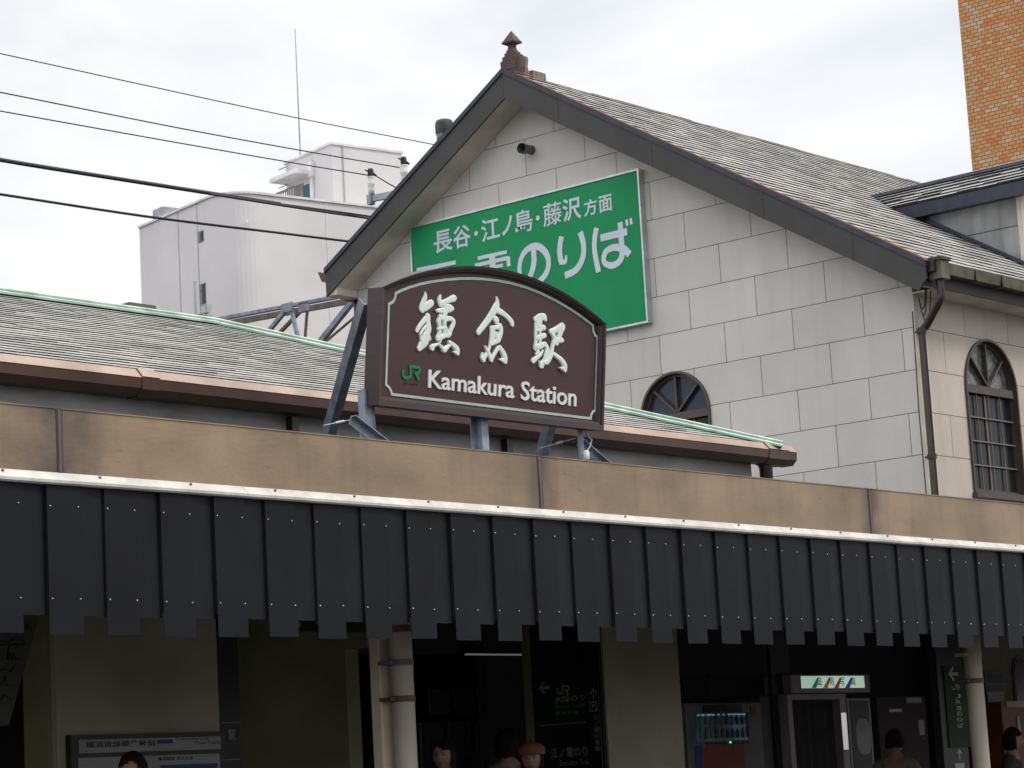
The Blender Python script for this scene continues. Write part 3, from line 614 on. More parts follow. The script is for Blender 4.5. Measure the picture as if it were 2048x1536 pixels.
def gut(x0, x1, g=0, mi=0):
    p = [(y-g, z-(g if z < ZE-.1 else -g)) for y, z in prof]; vs = [(x0, y, z) for y, z in p]+[(x1, y, z) for y, z in p]; n = len(p)
    for i in range(n-1): mb.add([vs[i], vs[i+1], vs[n+i+1], vs[n+i]], [(0, 1, 2, 3)], 0 if i < 1 else 1)  # sky-facing slope paler, lower faces darker: light and shade put into the colours
    mb.add(vs[:n], [tuple(range(n))], 1); mb.add(vs[n:], [tuple(range(n-1, -1, -1))], 1)
gut(4, XE); 
for pxa, pxb in ((284, 318), (1528, 1566)):
    gut(P(pxa, 760, 1, YG).x, P(pxb, 760, 1, YG).x, .007)
mb.build('gutter', ['gutter_brown', 'gutter_dark'], st)
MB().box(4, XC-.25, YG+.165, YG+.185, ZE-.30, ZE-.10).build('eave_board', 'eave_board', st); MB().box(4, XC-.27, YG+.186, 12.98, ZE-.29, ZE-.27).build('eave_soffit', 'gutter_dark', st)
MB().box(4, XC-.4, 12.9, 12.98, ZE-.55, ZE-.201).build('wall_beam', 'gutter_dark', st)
for px in (588, 1015): 
    q = P(px, 880, 1, 12.62); MB().box(q.x-.03, q.x+.035, 12.6, 12.66, 3.36, ZE-.19).build('eave_post', 'black', st)
for px, py in ((695, 850), (877, 865)):
    q = P(px, py, 1, 12.8); MB().tube([(q.x, 12.8, q.z-.06), (q.x+.01, 12.8, q.z+.12)], .022).tube([(q.x, 12.8, q.z-.03), (q.x-.06, 12.8, q.z+.02), (q.x-.04, 12.8, q.z+.11)], .008).build('cable_bracket', 'black', st)
q = P(1535, 930, 1, 12.6); MB().lathe((q.x, 12.62, 3.3), [(.048, 0), (.048, .62), (.056, .63), (.060, .80), (.075, .85), (.075, .88)], 14).build('downpipe', 'pipe_brown', st)
YW = 13.0; zt = ZE-.2; xl = P(120, 1400, 1, YW).x; x437 = P(437, 1400, 1, YW).x
def wallbox(px0, px1, y, yb, z0, z1, name, mat, ref=1400, parent=None):
    return MB().box(P(px0, ref, 1, y).x, P(px1, ref, 1, y).x, y, yb, z0, z1).build(name, mat, parent or st)
wallbox(112, 437, YW, YW+.3, .2, zt, 'front_wall', 'cream')
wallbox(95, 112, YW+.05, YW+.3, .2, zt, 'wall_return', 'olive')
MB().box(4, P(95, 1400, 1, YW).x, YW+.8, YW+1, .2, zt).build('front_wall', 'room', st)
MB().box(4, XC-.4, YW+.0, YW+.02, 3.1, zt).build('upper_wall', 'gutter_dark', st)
xa = P(738, 1400, 1, YW).x
ya = P(690, 1400, 0, xa).y; yb_ = P(478, 1400, 0, xa).y
mb = MB().box(xa, xa+.12, ya, yb_, .2, 3.09); mb.box(xa, xa+.12, YW, ya, P(700, 1297, 0, xa).z, 3.09).box(xa-.01, xa+.13, ya-.03, ya, .2, P(700, 1297, 0, xa).z)
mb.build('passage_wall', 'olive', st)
xb = P(1207, 1400, 1, YW).x; yb2 = P(1066, 1400, 0, xb).y
MB().box(xb+.121, P(1362, 1400, 1, YW).x, YW, YW+.4, .2, 3.09).box(xb+.03, xb+.1205, YW, YW+.02, .2, 3.09).build('front_wall', 'cream', st)
MB().box(xb, xb+.12, YW+.021, yb2, .2, 3.09).build('passage_wall', 'black', st)
MB().box(xb-.03, xb+.1, yb2, yb2+.07, .2, 3.09).build('door_post', 'olive', st)
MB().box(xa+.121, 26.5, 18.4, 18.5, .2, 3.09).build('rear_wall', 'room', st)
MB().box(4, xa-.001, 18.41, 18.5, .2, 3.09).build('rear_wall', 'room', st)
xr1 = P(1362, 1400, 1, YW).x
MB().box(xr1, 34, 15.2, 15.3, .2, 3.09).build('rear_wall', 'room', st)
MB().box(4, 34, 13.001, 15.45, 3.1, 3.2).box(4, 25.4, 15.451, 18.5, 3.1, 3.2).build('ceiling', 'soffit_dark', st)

# ================================================================== GABLED STATION HOUSE
XG, XB = 25.523, 25.07; YA, ZA, SL = 21.33, 11.07, .603; YL_, YRt = 24.86, 15.03; WL, WR = 24.67, 15.51; XEND = 44
def zr(y): return ZA-SL*abs(y-YA)
house = thing('gabled_station_house', (33, 20, .2), 'tall beige panelled house with a dark trimmed gable, slate roof and dormer', 'building')
BD = .40
gable_o = MB().prism([(XG, WR, 0), (XG, WR, zr(WR)-BD+.01), (XG, YA, ZA-BD+.01), (XG, WL, zr(WL)-BD+.01), (XG, WL, 0)], (.25, 0, 0)).build('gable_wall', 'gable_panels', house)
side_o = MB().box(XG+.251, XEND, WR, WR+.25, 0, 7.02).build('side_wall', 'side_panels', house)
MB().box(XG-.004, XG+.05, WR-.006, WR+.03, 0, 7.0, 0).build('corner_trim', 'soffit_beige', house)
MB().box(XG+.251, XEND, WL-.25, WL, 0, zr(WL)-BD).build('rear_wall', 'side_panels', house)
# roof slopes
nv = V(0, -SL, 1).normalized()
Bh = V(0, 1, SL).normalized(); Lh = (YA-YRt)*math.sqrt(1+SL*SL)
tile_roof('street_roof_slope', 'slate_house', (XB, YRt-.02, zr(YRt)-.012), (1, 0, 0), Bh, lambda s: .03, lambda s: XEND-XB, 36, Lh/36, .30, house, th=.015, jit=.0015)
MB().add([(XB, YRt, zr(YRt)-.03), (XEND, YRt, zr(YRt)-.03), (XEND, YA, ZA-.03), (XB, YA, ZA-.03)], [(0, 1, 2, 3)]).build('roof_deck', 'slate_edge', house)
MB().prism([(XB, YA, ZA-.005), (XB, YL_, zr(YL_)-.005), (XB, YL_, zr(YL_)-.05), (XB, YA, ZA-.05)], (XEND-XB, 0, 0)).build('rear_roof_slope', 'slate_edge', house)
mb = MB(); nseg = 34
for i in range(nseg):
    x0 = XB+.25+(XEND-XB-.25)*i/nseg; x1 = XB+.25+(XEND-XB-.25)*(i+1)/nseg-.01; dz = random.uniform(-.006, .006)
    mb.prism([(x0, YA-.13, ZA-.07+dz), (x0, YA-.12, ZA-.045+dz), (x0, YA, ZA+.012+dz), (x0, YA+.12, ZA-.045+dz), (x0, YA+.13, ZA-.07+dz)], (x1-x0, 0, 0))
mb.build('ridge_cap', 'ridge_brown', house)
# barge boards, capping, soffits
def slope_pts(y0, y1, off0, off1, x): return [(x, y0, zr(y0)-off0), (x, y1, zr(y1)-off0), (x, y1, zr(y1)-off1), (x, y0, zr(y0)-off1)]
MB().prism(slope_pts(YRt+.12, YA, .045, BD, XB), (.03, 0, 0)).prism([(XB, YRt, zr(YRt)-.045), (XB, YRt+.12, zr(YRt+.12)-.045), (XB, YRt+.12, zr(YRt+.12)-BD), (XB, YRt, zr(YRt)-.2)], (.03, 0, 0)).build('barge_board', 'barge', house)
MB().prism(slope_pts(YA+.003, YL_, .045, BD, XB), (.03, 0, 0)).build('barge_board', 'barge', house)
for y in (18.9, 17.25, 16.0, 20.4): MB().prism([(XB-.0015, y, zr(y)-.05), (XB-.0015, y+.008, zr(y)-.05), (XB-.0015, y+.008, zr(y)-BD+.004), (XB-.0015, y, zr(y)-BD+.004)], (.001, 0, 0)).build('board_joint', 'black', house)
def capping(y0, y1):
    mb = MB(); mb.prism(slope_pts(y0, y1, -.02, .050, XB-.022), (.10, 0, 0)); mb.build('rake_capping', 'cap_blue', house)
capping(YRt-.01, YA-.002); capping(YA+.002, YL_+.01)
mb = MB(); y = YRt
while y < YA-.4:
    y2 = y+random.uniform(.5, 1.1); y2 = min(y2, YA-.3); mb.prism(slope_pts(y, y2, -.032-random.uniform(0, .006), -.021, XB-.012), (.085, 0, 0)); y = y2+.01
mb.build('rake_flashing', 'rust', house)
MB().prism(slope_pts(YRt+.3, YA, BD-.015, BD-.001, XB+.031), (XG-XB-.033, 0, 0)).prism(slope_pts(YA, YL_, BD-.015, BD-.001, XB+.031), (XG-XB-.033, 0, 0)).build('verge_soffit', 'soffit_beige', house)
MB().box(XB+.031, XEND, YL_-.18, YL_-.02, zr(YL_)-BD+.012, zr(YL_)-.06).build('rear_fascia', 'soffit_beige', house)
q = P(648, 545, 0, XB); mb = MB(); mb.prism([(XB+.02, YL_+.0, q.z-.12), (XB+.02, YL_+.10, q.z-.12), (XB+.02, YL_+.17, q.z+.03), (XB+.02, YL_+.14, q.z+.03), (XB+.02, YL_, q.z-.02)], (10, 0, 0)); mb.build('rear_gutter', 'gutter_dark', house)
pts = [P(x, y, 0, XG+.1) for x, y in ((692, 580), (692, 596), (710, 600), (714, 615), (717, 660), (722, 760))]
MB().tube([pts[0], pts[1]], .07, 8).tube(pts[1:], .05, 8).build('rear_downpipe', 'pipe_brown', house)
# street eave
zs = 6.99
MB().box(XB+.031, XEND, 15.10, 15.13, zs+.022, zr(15.1)-.09).build('eave_fascia', 'barge', house)
MB().box(XG+.0, XEND, 15.131, WR-.001, zs+.03, zs+.05).box(XB+.031, XG-.001, 15.131, 15.245, zs+.045, zs+.2).build('eave_soffit', 'soffit_beige', house)
mb = MB(); yg0, yg1, zg = 14.93, 15.085, P(1894, 529, 1, 15.0).z; x = XB+.35; i = 0
gl = [x]
while x < XEND: x += .62; gl.append(x)
for a, b in zip(gl, gl[1:]):
    mb.prism([(a+.004, yg0, zg), (a+.004, yg0+.02, zg-.135), (a+.004, yg1, zg-.135), (a+.004, yg1, zg-.02), (a+.004, yg0+.012, zg-.02), (a+.004, yg0+.010, zg)], (b-a-.008, 0, 0))
    mb.box(b-.012, b+.012, yg0-.006, yg1, zg-.142, zg-.005, 1)
mb.box(gl[0]-.3, gl[0], yg0+.02, yg1+.01, zg-.13, zg+.0, 1)
mb.build('eave_gutter', ['verdigris', 'pipe_brown'], house)
xh = P(1880, 530, 1, 14.95).x
MB().box(xh-.09, xh+.09, 14.88, 15.06, zg-.22, zg+.03).box(xh-.11, xh+.11, 14.86, 15.07, zg+.0, zg+.045, 1).build('gutter_hopper', ['verdigris', 'pipe_brown'], house, bevel=.006)
xd = P(1856, 800, 1, 15.4).x
mb = MB().tube([(xh, 14.97, zg-.2), (xh, 14.97, zg-.42), (xh-.03, 15.0, zg-.50), (xd+.05, 15.36, zg-.66), (xd, 15.41, zg-.74), (xd, 15.41, .2)], .048, 12)
for zc in (6.55, 5.05, 3.6): mb.tube([(xd, 15.41, zc-.03), (xd, 15.41, zc+.03)], .058, 12).tube([(xd, 15.41, zc), (xd, 15.5, zc)], .012, 6)
mb.build('downpipe', 'pipe_brown', house)
mb = MB()
for k_, (dx, dz) in enumerate(((.0, .30), (.10, .38), (-.02, .22))):
    a, b = Vector((XG-.02, 15.42, zs-.02)), Vector((xd-.02+dx, 15.28, zs+.10))
    pts = [a.lerp(b, t/8)-Vector((0, 0, dz*4*(t/8)*(1-t/8))) for t in range(9)]; mb.tube(pts, .008, 6)
mb.tube([(xd-.07, 15.47, zs-.2), (xd-.075, 15.49, 5.6), (xd-.06, 15.49, 4.2), (xd-.08, 15.49, 2.5)], .008, 6)
mb.tube([(xd-.1, 15.3, zs+.12), (xd-.1, 15.2, zs+.12)], .06, 12)
mb.build('eave_cables', 'black', house)

def cut(wall, cutters):
    for pl, poly in cutters:
        c = MB().prism([pl.at(u, v, .5) for u, v in poly], -pl.N*1.2).build('cutter', 'black')
        bpy.context.view_layer.update()
        md = wall.modifiers.new('b', 'BOOLEAN'); md.operation = 'DIFFERENCE'; md.solver = 'EXACT'; md.object = c
        me = bpy.data.meshes.new_from_object(wall.evaluated_get(bpy.context.evaluated_depsgraph_get()))
        wall.modifiers.clear(); old = wall.data; nm = old.name; wall.data = me; bpy.data.meshes.remove(old); me.name = nm; bpy.data.objects.remove(c)
def arch_poly(uc, half, z0, zsp): return [(uc-half, z0), (uc+half, z0)]+[(uc+half*math.cos(PI*i/22), zsp+half*math.sin(PI*i/22)) for i in range(23)]
CUT_S, CUT_G = [], []
def arched_window(pl, uc, half, z0, zsp, parent, gl1='glass_dark', gl2='glass_blue', lab=None, xb_=4, zb_=4):
    """arched window: recessed panes, fan of three bars, transom, grid of glazing bars, sill"""
    ztr = zsp
    def arch(r, n=22): return [(uc+r*math.cos(PI*i/n), zsp+(r)*math.sin(PI*i/n)) for i in range(n+1)]
    def shape(r, b): return [(uc-r, z0+b), (uc+r, z0+b)]+arch(r)
    A, Bq, C_ = shape(half+.03, -.03), shape(half-.0, 0), shape(half-.035, .035)
    (CUT_S if abs(pl.N.y) > .5 else CUT_G).append((pl, arch_poly(uc, half+.005, z0-.005, zsp)))
    mb = MB(); ring(mb, A, A, pl, .001, .030); ring(mb, A, Bq, pl, .030, .030); ring(mb, Bq, Bq, pl, .030, -.05); ring(mb, Bq, C_, pl, -.05, -.05); ring(mb, C_, C_, pl, -.05, -.085)
    root = mb.build('window', 'frame_brown', parent, label=lab)
    def bar(ax, az, bx, bz, wd, w0, w1, mi): 
        d = Vector((bx-ax, bz-az)).normalized(); n = Vector((-d.y, d.x))*wd/2
        pg = [(ax+n.x, az+n.y), (bx+n.x, bz+n.y), (bx-n.x, bz-n.y), (ax-n.x, az-n.y)]
        return [pl.at(u, v, w0) for u, v in pg], pl.N*(w1-w0)
    mb = MB(); r = half-.03
    for a in (90, 45, 135):
        c = math.radians(a); p, d = bar(uc, ztr+.02, uc+r*math.cos(c), ztr+r*math.sin(c), .026, -.075, -.02, 0); mb.prism(p, d, 0)
    p, d = bar(uc-r, ztr-.03, uc+r, ztr-.03, .10, -.06, -.005, 0); mb.prism(p, d, 0)
    mb.build('fan_bars', 'frame_brown', root)
    mb = MB(); zt_ = ztr-.08
    for i in range(1, xb_): u = uc-r+2*r*i/xb_; p, d = bar(u, z0+.03, u, zt_, .013, -.06, -.045, 0); mb.prism(p, d, 0)
    for i in range(1, zb_): v = z0+.03+(zt_-z0-.03)*i/zb_; p, d = bar(uc-r, v, uc+r, v, .016, -.058, -.032, 0); mb.prism(p, d, 0)
    p, d = bar(uc-.06, z0+.03, uc-.06, zt_, .03, -.075, -.061, 0); mb.prism(p, d, 0)
    mb.build('glazing_bars', 'frame_light', root)
    MB().add([pl.at(u, v, -.08) for u, v in shape(half-.01, .01) if v < ztr-.001 or True], [tuple(range(len(shape(1, 0))))]).build('pane', gl2, root)
    MB().add([pl.at(u, v, -.078) for u, v in ((uc-r, z0+.02), (uc+r, z0+.02), (uc+r, ztr-.03), (uc-r, ztr-.03))], [(0, 1, 2, 3)]).build('pane', gl1, root)
    a = pl.at(uc-half-.06, z0-.09, .001); MB().obox(a, pl.U*(2*half+.12), pl.N*.07, Vector((0, 0, .055))).build('sill', 'frame_brown', root)
    return root
PG, PSd = FACE_X(XG), FACE_Y(WR)
wu = (PSd.uv(1934, 800)[0]+PSd.uv(2031, 800)[0])/2; wh = (PSd.uv(2031, 800)[0]-PSd.uv(1934, 800)[0])/2
arched_window(PSd, wu, wh, 4.72, P(1970, 683, 1, WR).z-wh+.0, house, gl2='glass_old', lab='arched window right of the corner downpipe')
gy = (P(1286, 820, 0, XG).y+P(1418, 820, 0, XG).y)/2; gh = (P(1286, 820, 0, XG).y-P(1418, 820, 0, XG).y)/2
zt1 = P(1352, 747, 0, XG).z
arched_window(PG, -gy, gh, zt1-1.95, zt1-gh, house, lab='arched window low on the gable wall')
for kx in (1.75, 3.5, 5.3): arched_window(PSd, wu+kx*1.3, wh, 4.72, P(1970, 683, 1, WR).z-wh, house, gl2='glass_old')
cut(gable_o, CUT_G); cut(side_o, CUT_S)
vp_ = P(1064, 300, 0, XG); MB().tube([(XG-.001, vp_.y, vp_.z), (XG-.21, vp_.y, vp_.z-.01)], .062, 16, caps=False).tube([(XG-.16, vp_.y, vp_.z-.01), (XG-.23, vp_.y, vp_.z-.01)], .072, 16, caps=False).tube([(XG-.03, vp_.y, vp_.z), (XG-.12, vp_.y, vp_.z)], .052, 16, mi=1).build('vent_pipe', ['pipe_grey', 'black'], house)
ck = P(889, 262, 0, 27.6); zrf = zr(ck.y)
print('chimney', ck, zrf)
MB().lathe((27.6, ck.y, zrf-.3), [(.125, 0), (.125, ck.z-zrf+.28)], 18).lathe((27.6, ck.y, ck.z-.03), [(.132, -.02), (.140, .0), (.140, .14), (.12, .19), (.08, .205)], 18, mi=1).build('chimney', ['concrete', 'concrete_dark'], house)
# dormer on the street slope
def roofhit(px, py, off=0):
    k = ray(px, py); c = ZA-SL*YA+off; t = (c-EYE.z)/(k.z-SL*k.y); return EYE+k*t
r0 = roofhit(1750, 397); r1 = roofhit(1780, 415); c0 = roofhit(1832, 438); c1 = roofhit(2045, 531)
print('dormer', r0, r1, c0, c1)
XR = r0.x; zd = r0.z; q = P(2044, 326, 0, XR); print('ridge z', zd, q)
XL = (c0.x+c1.x)/2; yf = P(2044, 450, 0, XL).y
print('cheek', XL, yf)
hw = XR-XL+.22; sd_ = (zd-P(2040, 360, 0, XL-.22).z)/hw; print('slope', sd_)
ze_ = zd-sd_*hw; yo = yf-.32
dm = MB().prism([(XL, yf, zr(yf)-.02), (XL, yf, ze_-.06), (XL, YA-(ZA-ze_)/SL-.05, ze_-.06)], (.15, 0, 0)).prism([(2*XR-XL, yf, zr(yf)-.02), (2*XR-XL, yf, ze_-.06), (2*XR-XL, YA-(ZA-ze_)/SL-.05, ze_-.06)], (-.15, 0, 0)).build('dormer', 'dormer_panels', house, label='dormer near the right edge of the photo')
MB().prism([(XL+.15, yf+.01, zr(yf)-.02), (2*XR-XL-.15, yf+.01, zr(yf)-.02), (2*XR-XL-.15, yf+.01, ze_-.05), (XR, yf+.01, zd-.1), (XL+.15, yf+.01, ze_-.05)], (0, .1, 0)).build('dormer_front', 'side_panels', dm)
MB().box(XL-.012, XL+.10, yf-.02, yf+.05, zr(yf)-.02, ze_-.05).build('corner_post', 'soffit_beige', dm)
def ymeet(z): return YA-(ZA-z)/SL
Bd = V(1, 0, sd_).normalized(); Ld = hw*math.sqrt(1+sd_*sd_); nr = 5
dy = ymeet(zd)-ymeet(ze_)
tile_roof('dormer_roof_slope', 'slate_house', (XR-hw, yo, ze_), (0, 1, 0), Bd, lambda s: 0, lambda s: ymeet(ze_)-yo+dy*s/Ld, nr, Ld/nr, .32, dm, th=.03, jit=.006)
MB().add([(XR-hw, yo, ze_-.01), (XR, yo, zd-.01), (XR, ymeet(zd), zd-.01), (XR-hw, ymeet(ze_), ze_-.01)], [(0, 1, 2, 3)]).add([(XR+hw, yo, ze_-.01), (XR, yo, zd-.01), (XR, ymeet(zd), zd-.01), (XR+hw, ymeet(ze_), ze_-.01)], [(0, 1, 2, 3)]).build('roof_deck', 'slate_edge', dm)
MB().prism([(XR-.07, yo-.02, zd+.0), (XR-.05, yo-.02, zd+.045), (XR+.05, yo-.02, zd+.045), (XR+.07, yo-.02, zd+.0)], (0, ymeet(zd)-yo+.12, 0)).box(XR-.055, XR+.055, yo-.02, ymeet(zd)+.1, zd+.046, zd+.052, 1).build('ridge_cap', ['cap_blue', 'flash'], dm)
MB().box(XR-hw+.0, XR-hw+.025, yo+.02, ymeet(ze_)+.02, ze_-.19, ze_-.012).box(XR-hw+.026, XL-.001, yo+.02, ymeet(ze_)+.1, ze_-.17, ze_-.15).build('eave_board', 'cap_blue', dm)
MB().prism([(XR-hw, yo, ze_-.19), (XR-hw, yo, ze_), (XR, yo, zd), (XR, yo, zd-.19)], (0, .02, 0)).prism([(XR+hw, yo, ze_-.19), (XR+hw, yo, ze_), (XR, yo, zd), (XR, yo, zd-.19)], (0, .02, 0)).build('dormer_barge_board', 'cap_blue', dm)
MB().obox(V(XR-hw+.0, ymeet(ze_)+.04, ze_+.0), V(hw, dy, zd-ze_), V(-.06, .03, .02), V(0, .0, .03)).build('valley_flashing', 'flash', dm)
a_, b_ = V(XL-.075, YA-(ZA-(ze_-.1))/SL, ze_-.1+.03), V(XL-.075, yf-.06, zr(yf-.06)+.03)
MB().obox(a_, b_-a_, V(.075, 0, 0), V(0, 0, .05)).build('step_flashing', 'cap_blue', dm)
# finial on the ridge end
fx, fz = 25.20, ZA
def fscale(o):
    for v in o.data.vertices: c = v.co; c.x, c.y, c.z = 25.24+(c.x-fx)*.72, YA+(c.y-YA)*.84, fz+(c.z-fz)*.86
    return o
fin = MB()
fin.prism([(fx, YA-.17, fz-.08), (fx, YA-.20, fz+.06), (fx, YA-.215, fz+.20), (fx, YA-.165, fz+.215), (fx, YA-.165, fz+.27), (fx, YA-.115, fz+.275), (fx, YA-.115, fz+.32), (fx, YA-.075, fz+.325), (fx, YA-.07, fz+.36),
           (fx, YA+.07, fz+.36), (fx, YA+.075, fz+.325), (fx, YA+.115, fz+.32), (fx, YA+.115, fz+.275), (fx, YA+.165, fz+.27), (fx, YA+.165, fz+.215), (fx, YA+.215, fz+.20), (fx, YA+.20, fz+.06), (fx, YA+.17, fz-.08)], (.16, 0, 0))
fin.prism([(fx-.012, YA-.13, fz+.05), (fx-.012, YA-.13, fz+.17), (fx-.012, YA-.06, fz+.25), (fx-.012, YA+.06, fz+.25), (fx-.012, YA+.13, fz+.17), (fx-.012, YA+.13, fz+.05)], (.011, 0, 0))
c = (fx+.08, YA, fz+.34)
fin.lathe(c, [(.105, 0), (.085, .03), (.070, .07), (.075, .10), (.10, .12), (.175, .13), (.185, .155), (.155, .175), (.01, .34)], sq=True)
finial = fscale(fin.build('finial', 'terracotta', house, label='weathered brown finial on the gable peak'))
fbr = MB().prism([(fx+.165, YA-.12, fz+.02), (fx+.165, YA-.12, fz+.28), (fx+.36, YA-.12, fz+.27), (fx+.37, YA-.12, fz+.21), (fx+.34, YA-.12, fz+.12), (fx+.37, YA-.12, fz+.04), (fx+.46, YA-.12, fz-.04), (fx+.165, YA-.12, fz-.06)], (0, .24, 0)).prism([(fx+.42, YA-.16, fz-.08), (fx+.42, YA-.16, fz+.06), (fx+.80, YA-.16, fz+.06), (fx+.82, YA-.16, fz-.09)], (0, .32, 0)).box(fx+.62, fx+.84, YA-.18, YA+.18, fz-.13, fz-.085).build('finial_bracket', 'terracotta_pale', finial); fscale(fbr)
pts = [V(fx-.06, YA-.15, fz-.04), V(fx+.15, YA-.27, fz-.10), V(fx+.32, YA-.24, fz-.06), V(fx+.42, YA-.17, fz+.02)]
fscale(MB().tube([tuple(p) for p in pts], .008, 6).build('copper_wire', 'rust', finial))

# ================================================================== GREEN BILLBOARD
PB = FACE_X(XG-.09)
bu0 = (PB.uv(820, 455)[0]+PB.uv(827, 620)[0])/2; bu1 = (PB.uv(1278, 336)[0]+PB.uv(1297, 645)[0])/2
bz1 = (PB.uv(820, 455)[1]+PB.uv(1278, 336)[1])/2; bz0 = PB.uv(1297, 645)[1]
bill = thing('green_billboard', (XG, -(bu0+bu1)/2, bz0), 'green billboard with pale blue Japanese lettering on the gable wall, partly behind the station sign', 'billboard')
MB().box(XG-.088, XG-.002, -bu1+.02, -bu0-.02, bz0+.02, bz1-.02).build('board', 'billgreen', bill)
mb = MB(); xf0, xf1 = XG-.105, XG-.002
mb.box(xf0, xf1, -bu1, -bu1+.025, bz0, bz1).box(xf0, xf1, -bu0-.025, -bu0, bz0, bz1).box(xf0, xf1, -bu1+.0255, -bu0-.0255, bz0, bz0+.025).box(xf0, xf1, -bu1+.0255, -bu0-.0255, bz1-.025, bz1)
mb.build('frame', 'alu', bill)
vb0 = PB.uv(871.7, 508)[1]; vt0 = PB.uv(898, 457)[1]
def bchar(ch, pl_, pr_, y, v0=vb0, v1=vt0, b=.018):
    text_mesh('small_character', ch, PB, (PB.uv(pl_, y)[0], v0, PB.uv(pr_, y)[0], v1), 'billwhite', bill, w=.0015, ext=.002, bold=b)
bchar('長', 867.5, 905, 480); bchar('谷', 906.5, 942, 480); bchar('江', 963, 1000, 470); bchar('ノ', 1003, 1026, 455, v0=vb0+.02, v1=vt0-.03, b=.03)
bchar('島', 1031, 1066, 450, b=.012); bchar('藤', 1087, 1125, 440, b=.008); bchar('沢', 1126, 1163, 430, b=.02)
vb1, vt1 = PB.uv(1170, 434)[1], PB.uv(1180, 398)[1]
bchar('方', 1168, 1195, 420, vb1, vt1); bchar('面', 1198, 1225, 410, vb1, vt1)
for px, py in ((952.5, 467), (1076, 436)):
    u, v = PB.uv(px, py); mb = MB(); mb.add([PB.at(u+.035*math.cos(i*PI/8), v+.035*math.sin(i*PI/8), .003) for i in range(16)], [tuple(range(16))]); mb.build('small_dot', 'billwhite', bill)
def big(st, org=(940, 430), sc=6.0235):
    mb = MB()
    for i, s_ in enumerate(st):
        pts = []
        for (x, y, r) in s_:
            px, py = org[0]+x/sc, org[1]+y/sc; u, v = PB.uv(px, py); u2, v2 = PB.uv(px, py-10); pts.append((u, v, r/sc*abs(v2-v)/10))
        brush(mb, pts, PB, .0015, .0015+.0006*i, round_ends=False, dome=False, sm=len(s_) > 2)
    return mb.build('large_character', 'billwhite', bill)
big([[(765,400,38),(772,560,40),(745,690,38),(690,800,36)], [(690,800,36),(630,790,32),(600,700,32),(605,570,32),(650,460,36),(720,395,40),(800,375,42),(880,415,42),(935,500,40),(948,600,36),(920,700,38),(860,780,38),(800,830,36)]])
big([[(1105,258,38),(1088,350,38),(1082,450,38),(1095,540,38),(1108,575,30)], [(1085,560,36),(1150,565,26),(1160,485,14)], [(1330,205,40),(1365,330,38),(1372,440,38),(1345,560,40),(1270,670,42),(1145,730,42)]])
big([[(1525,155,36),(1502,300,36),(1505,450,36),(1550,690,38)], [(1575,278,44),(1895,200,44)], [(1810,88,38),(1825,300,40),(1835,470,42),(1800,560,40),(1720,608,40),(1640,590,36),(1612,530,34),(1640,440,38),(1720,395,42),(1770,392,44)], [(1768,393,43),(1800,395,44),(1860,410,44),(1925,478,44)],
     [(1888,55,20),(1898,130,20)], [(1938,40,20),(1948,115,20)]])
big([[(95,522,22),(443,445,22)], [(268,490,46),(275,640,46),(285,900,40)], [(60,610,24),(470,515,24)], [(462,505,28),(470,620,28)], [(310,625,20),(400,605,20)], [(110,655,20),(210,640,20)], [(120,780,24),(480,700,24),(480,900,24),(120,960,24),(120,780,24)]])
big([[(-640,665,24),(-170,570,24)], [(-400,620,30),(-390,840,30)]])

# ================================================================== BACKGROUND
wb = None
A1, A2 = math.radians(78), math.radians(-12)
dl, dr = Vector((math.cos(A1), math.sin(A1), 0)), Vector((math.cos(A2), math.sin(A2), 0))
cor = depth_pt(452, 381, 130.0)
white = thing('white_apartment_block', (cor.x, cor.y, 0), 'plain white block with a rounded corner, stair tower and blue door behind the wires', 'building')
def on_line(o, d, px):                           # distance along o + d*t whose image column is px
    lo, hi = -5, 80
    for _ in range(60):
        m_ = (lo+hi)/2
        x = proj(o+d*m_)[0]
        if (x > px) == (d is dl or d == dl): lo = m_
        else: hi = m_
    return lo
tl = on_line(cor, dl, 278.5); print('white left', proj(cor+dl*tl), tl); tr = 34.0; rc = 1.9
o2 = Vector((cor.x, cor.y, 0)); poly = [o2+dl*tl]
cc = o2+dl*rc+dr*rc
for i in range(13):
    a = PI/2*i/12; poly.append(cc-dr*rc*math.cos(a)-dl*rc*math.sin(a))
poly += [o2+dr*tr, o2+dr*tr+dl*tl]
Hh = cor.z
mb = MB(); n = len(poly); vs = [tuple(p) for p in poly]+[(p.x, p.y, Hh) for p in poly]
for i in range(n): mb.add([vs[i], vs[(i+1) % n], vs[n+(i+1) % n], vs[n+i]], [(0, 1, 2, 3)], 0, smooth=(0 < i < 13))
mb.add(vs[n:], [tuple(range(n))])
body = mb.build('wall', 'white_render', white)
mb = MB(); pin = [p for p in poly]
for i in range(n-2):
    a, b = poly[i], poly[i+1]; d = (b-a); r = Vector((d.y, -d.x, 0)).normalized()
    if r.dot(D) > 0: r = -r
    mb.obox(V(a.x, a.y, Hh-.02)+r*.10, d, -r*.4, Vector((0, 0, .12)))
mb.build('parapet_cap', 'white_trim', white)
def seam(px0, py0, px1, py1, d, t, wd=.06, mat='concrete', name='wall_seam'):
    p = o2+d*t; r = Vector((d.y, -d.x, 0)).normalized()
    if r.dot(D) > 0: r = -r
    return MB().obox(V(p.x, p.y, 0)+r*.0, d*wd, r*.03, Vector((0, 0, Hh))).build(name, mat, white)
for px in (393.7, 356): seam(0, 0, 0, 0, dl, on_line(cor, dl, px), .04, 'seam_grey')
for px in (650,): seam(0, 0, 0, 0, dr, on_line(cor, dr, px), .04, 'white_trim')
PLF = Plane(cor, dl, (0, 0, 1), -dr)
PRF = Plane(cor, dr, (0, 0, 1), -dl)
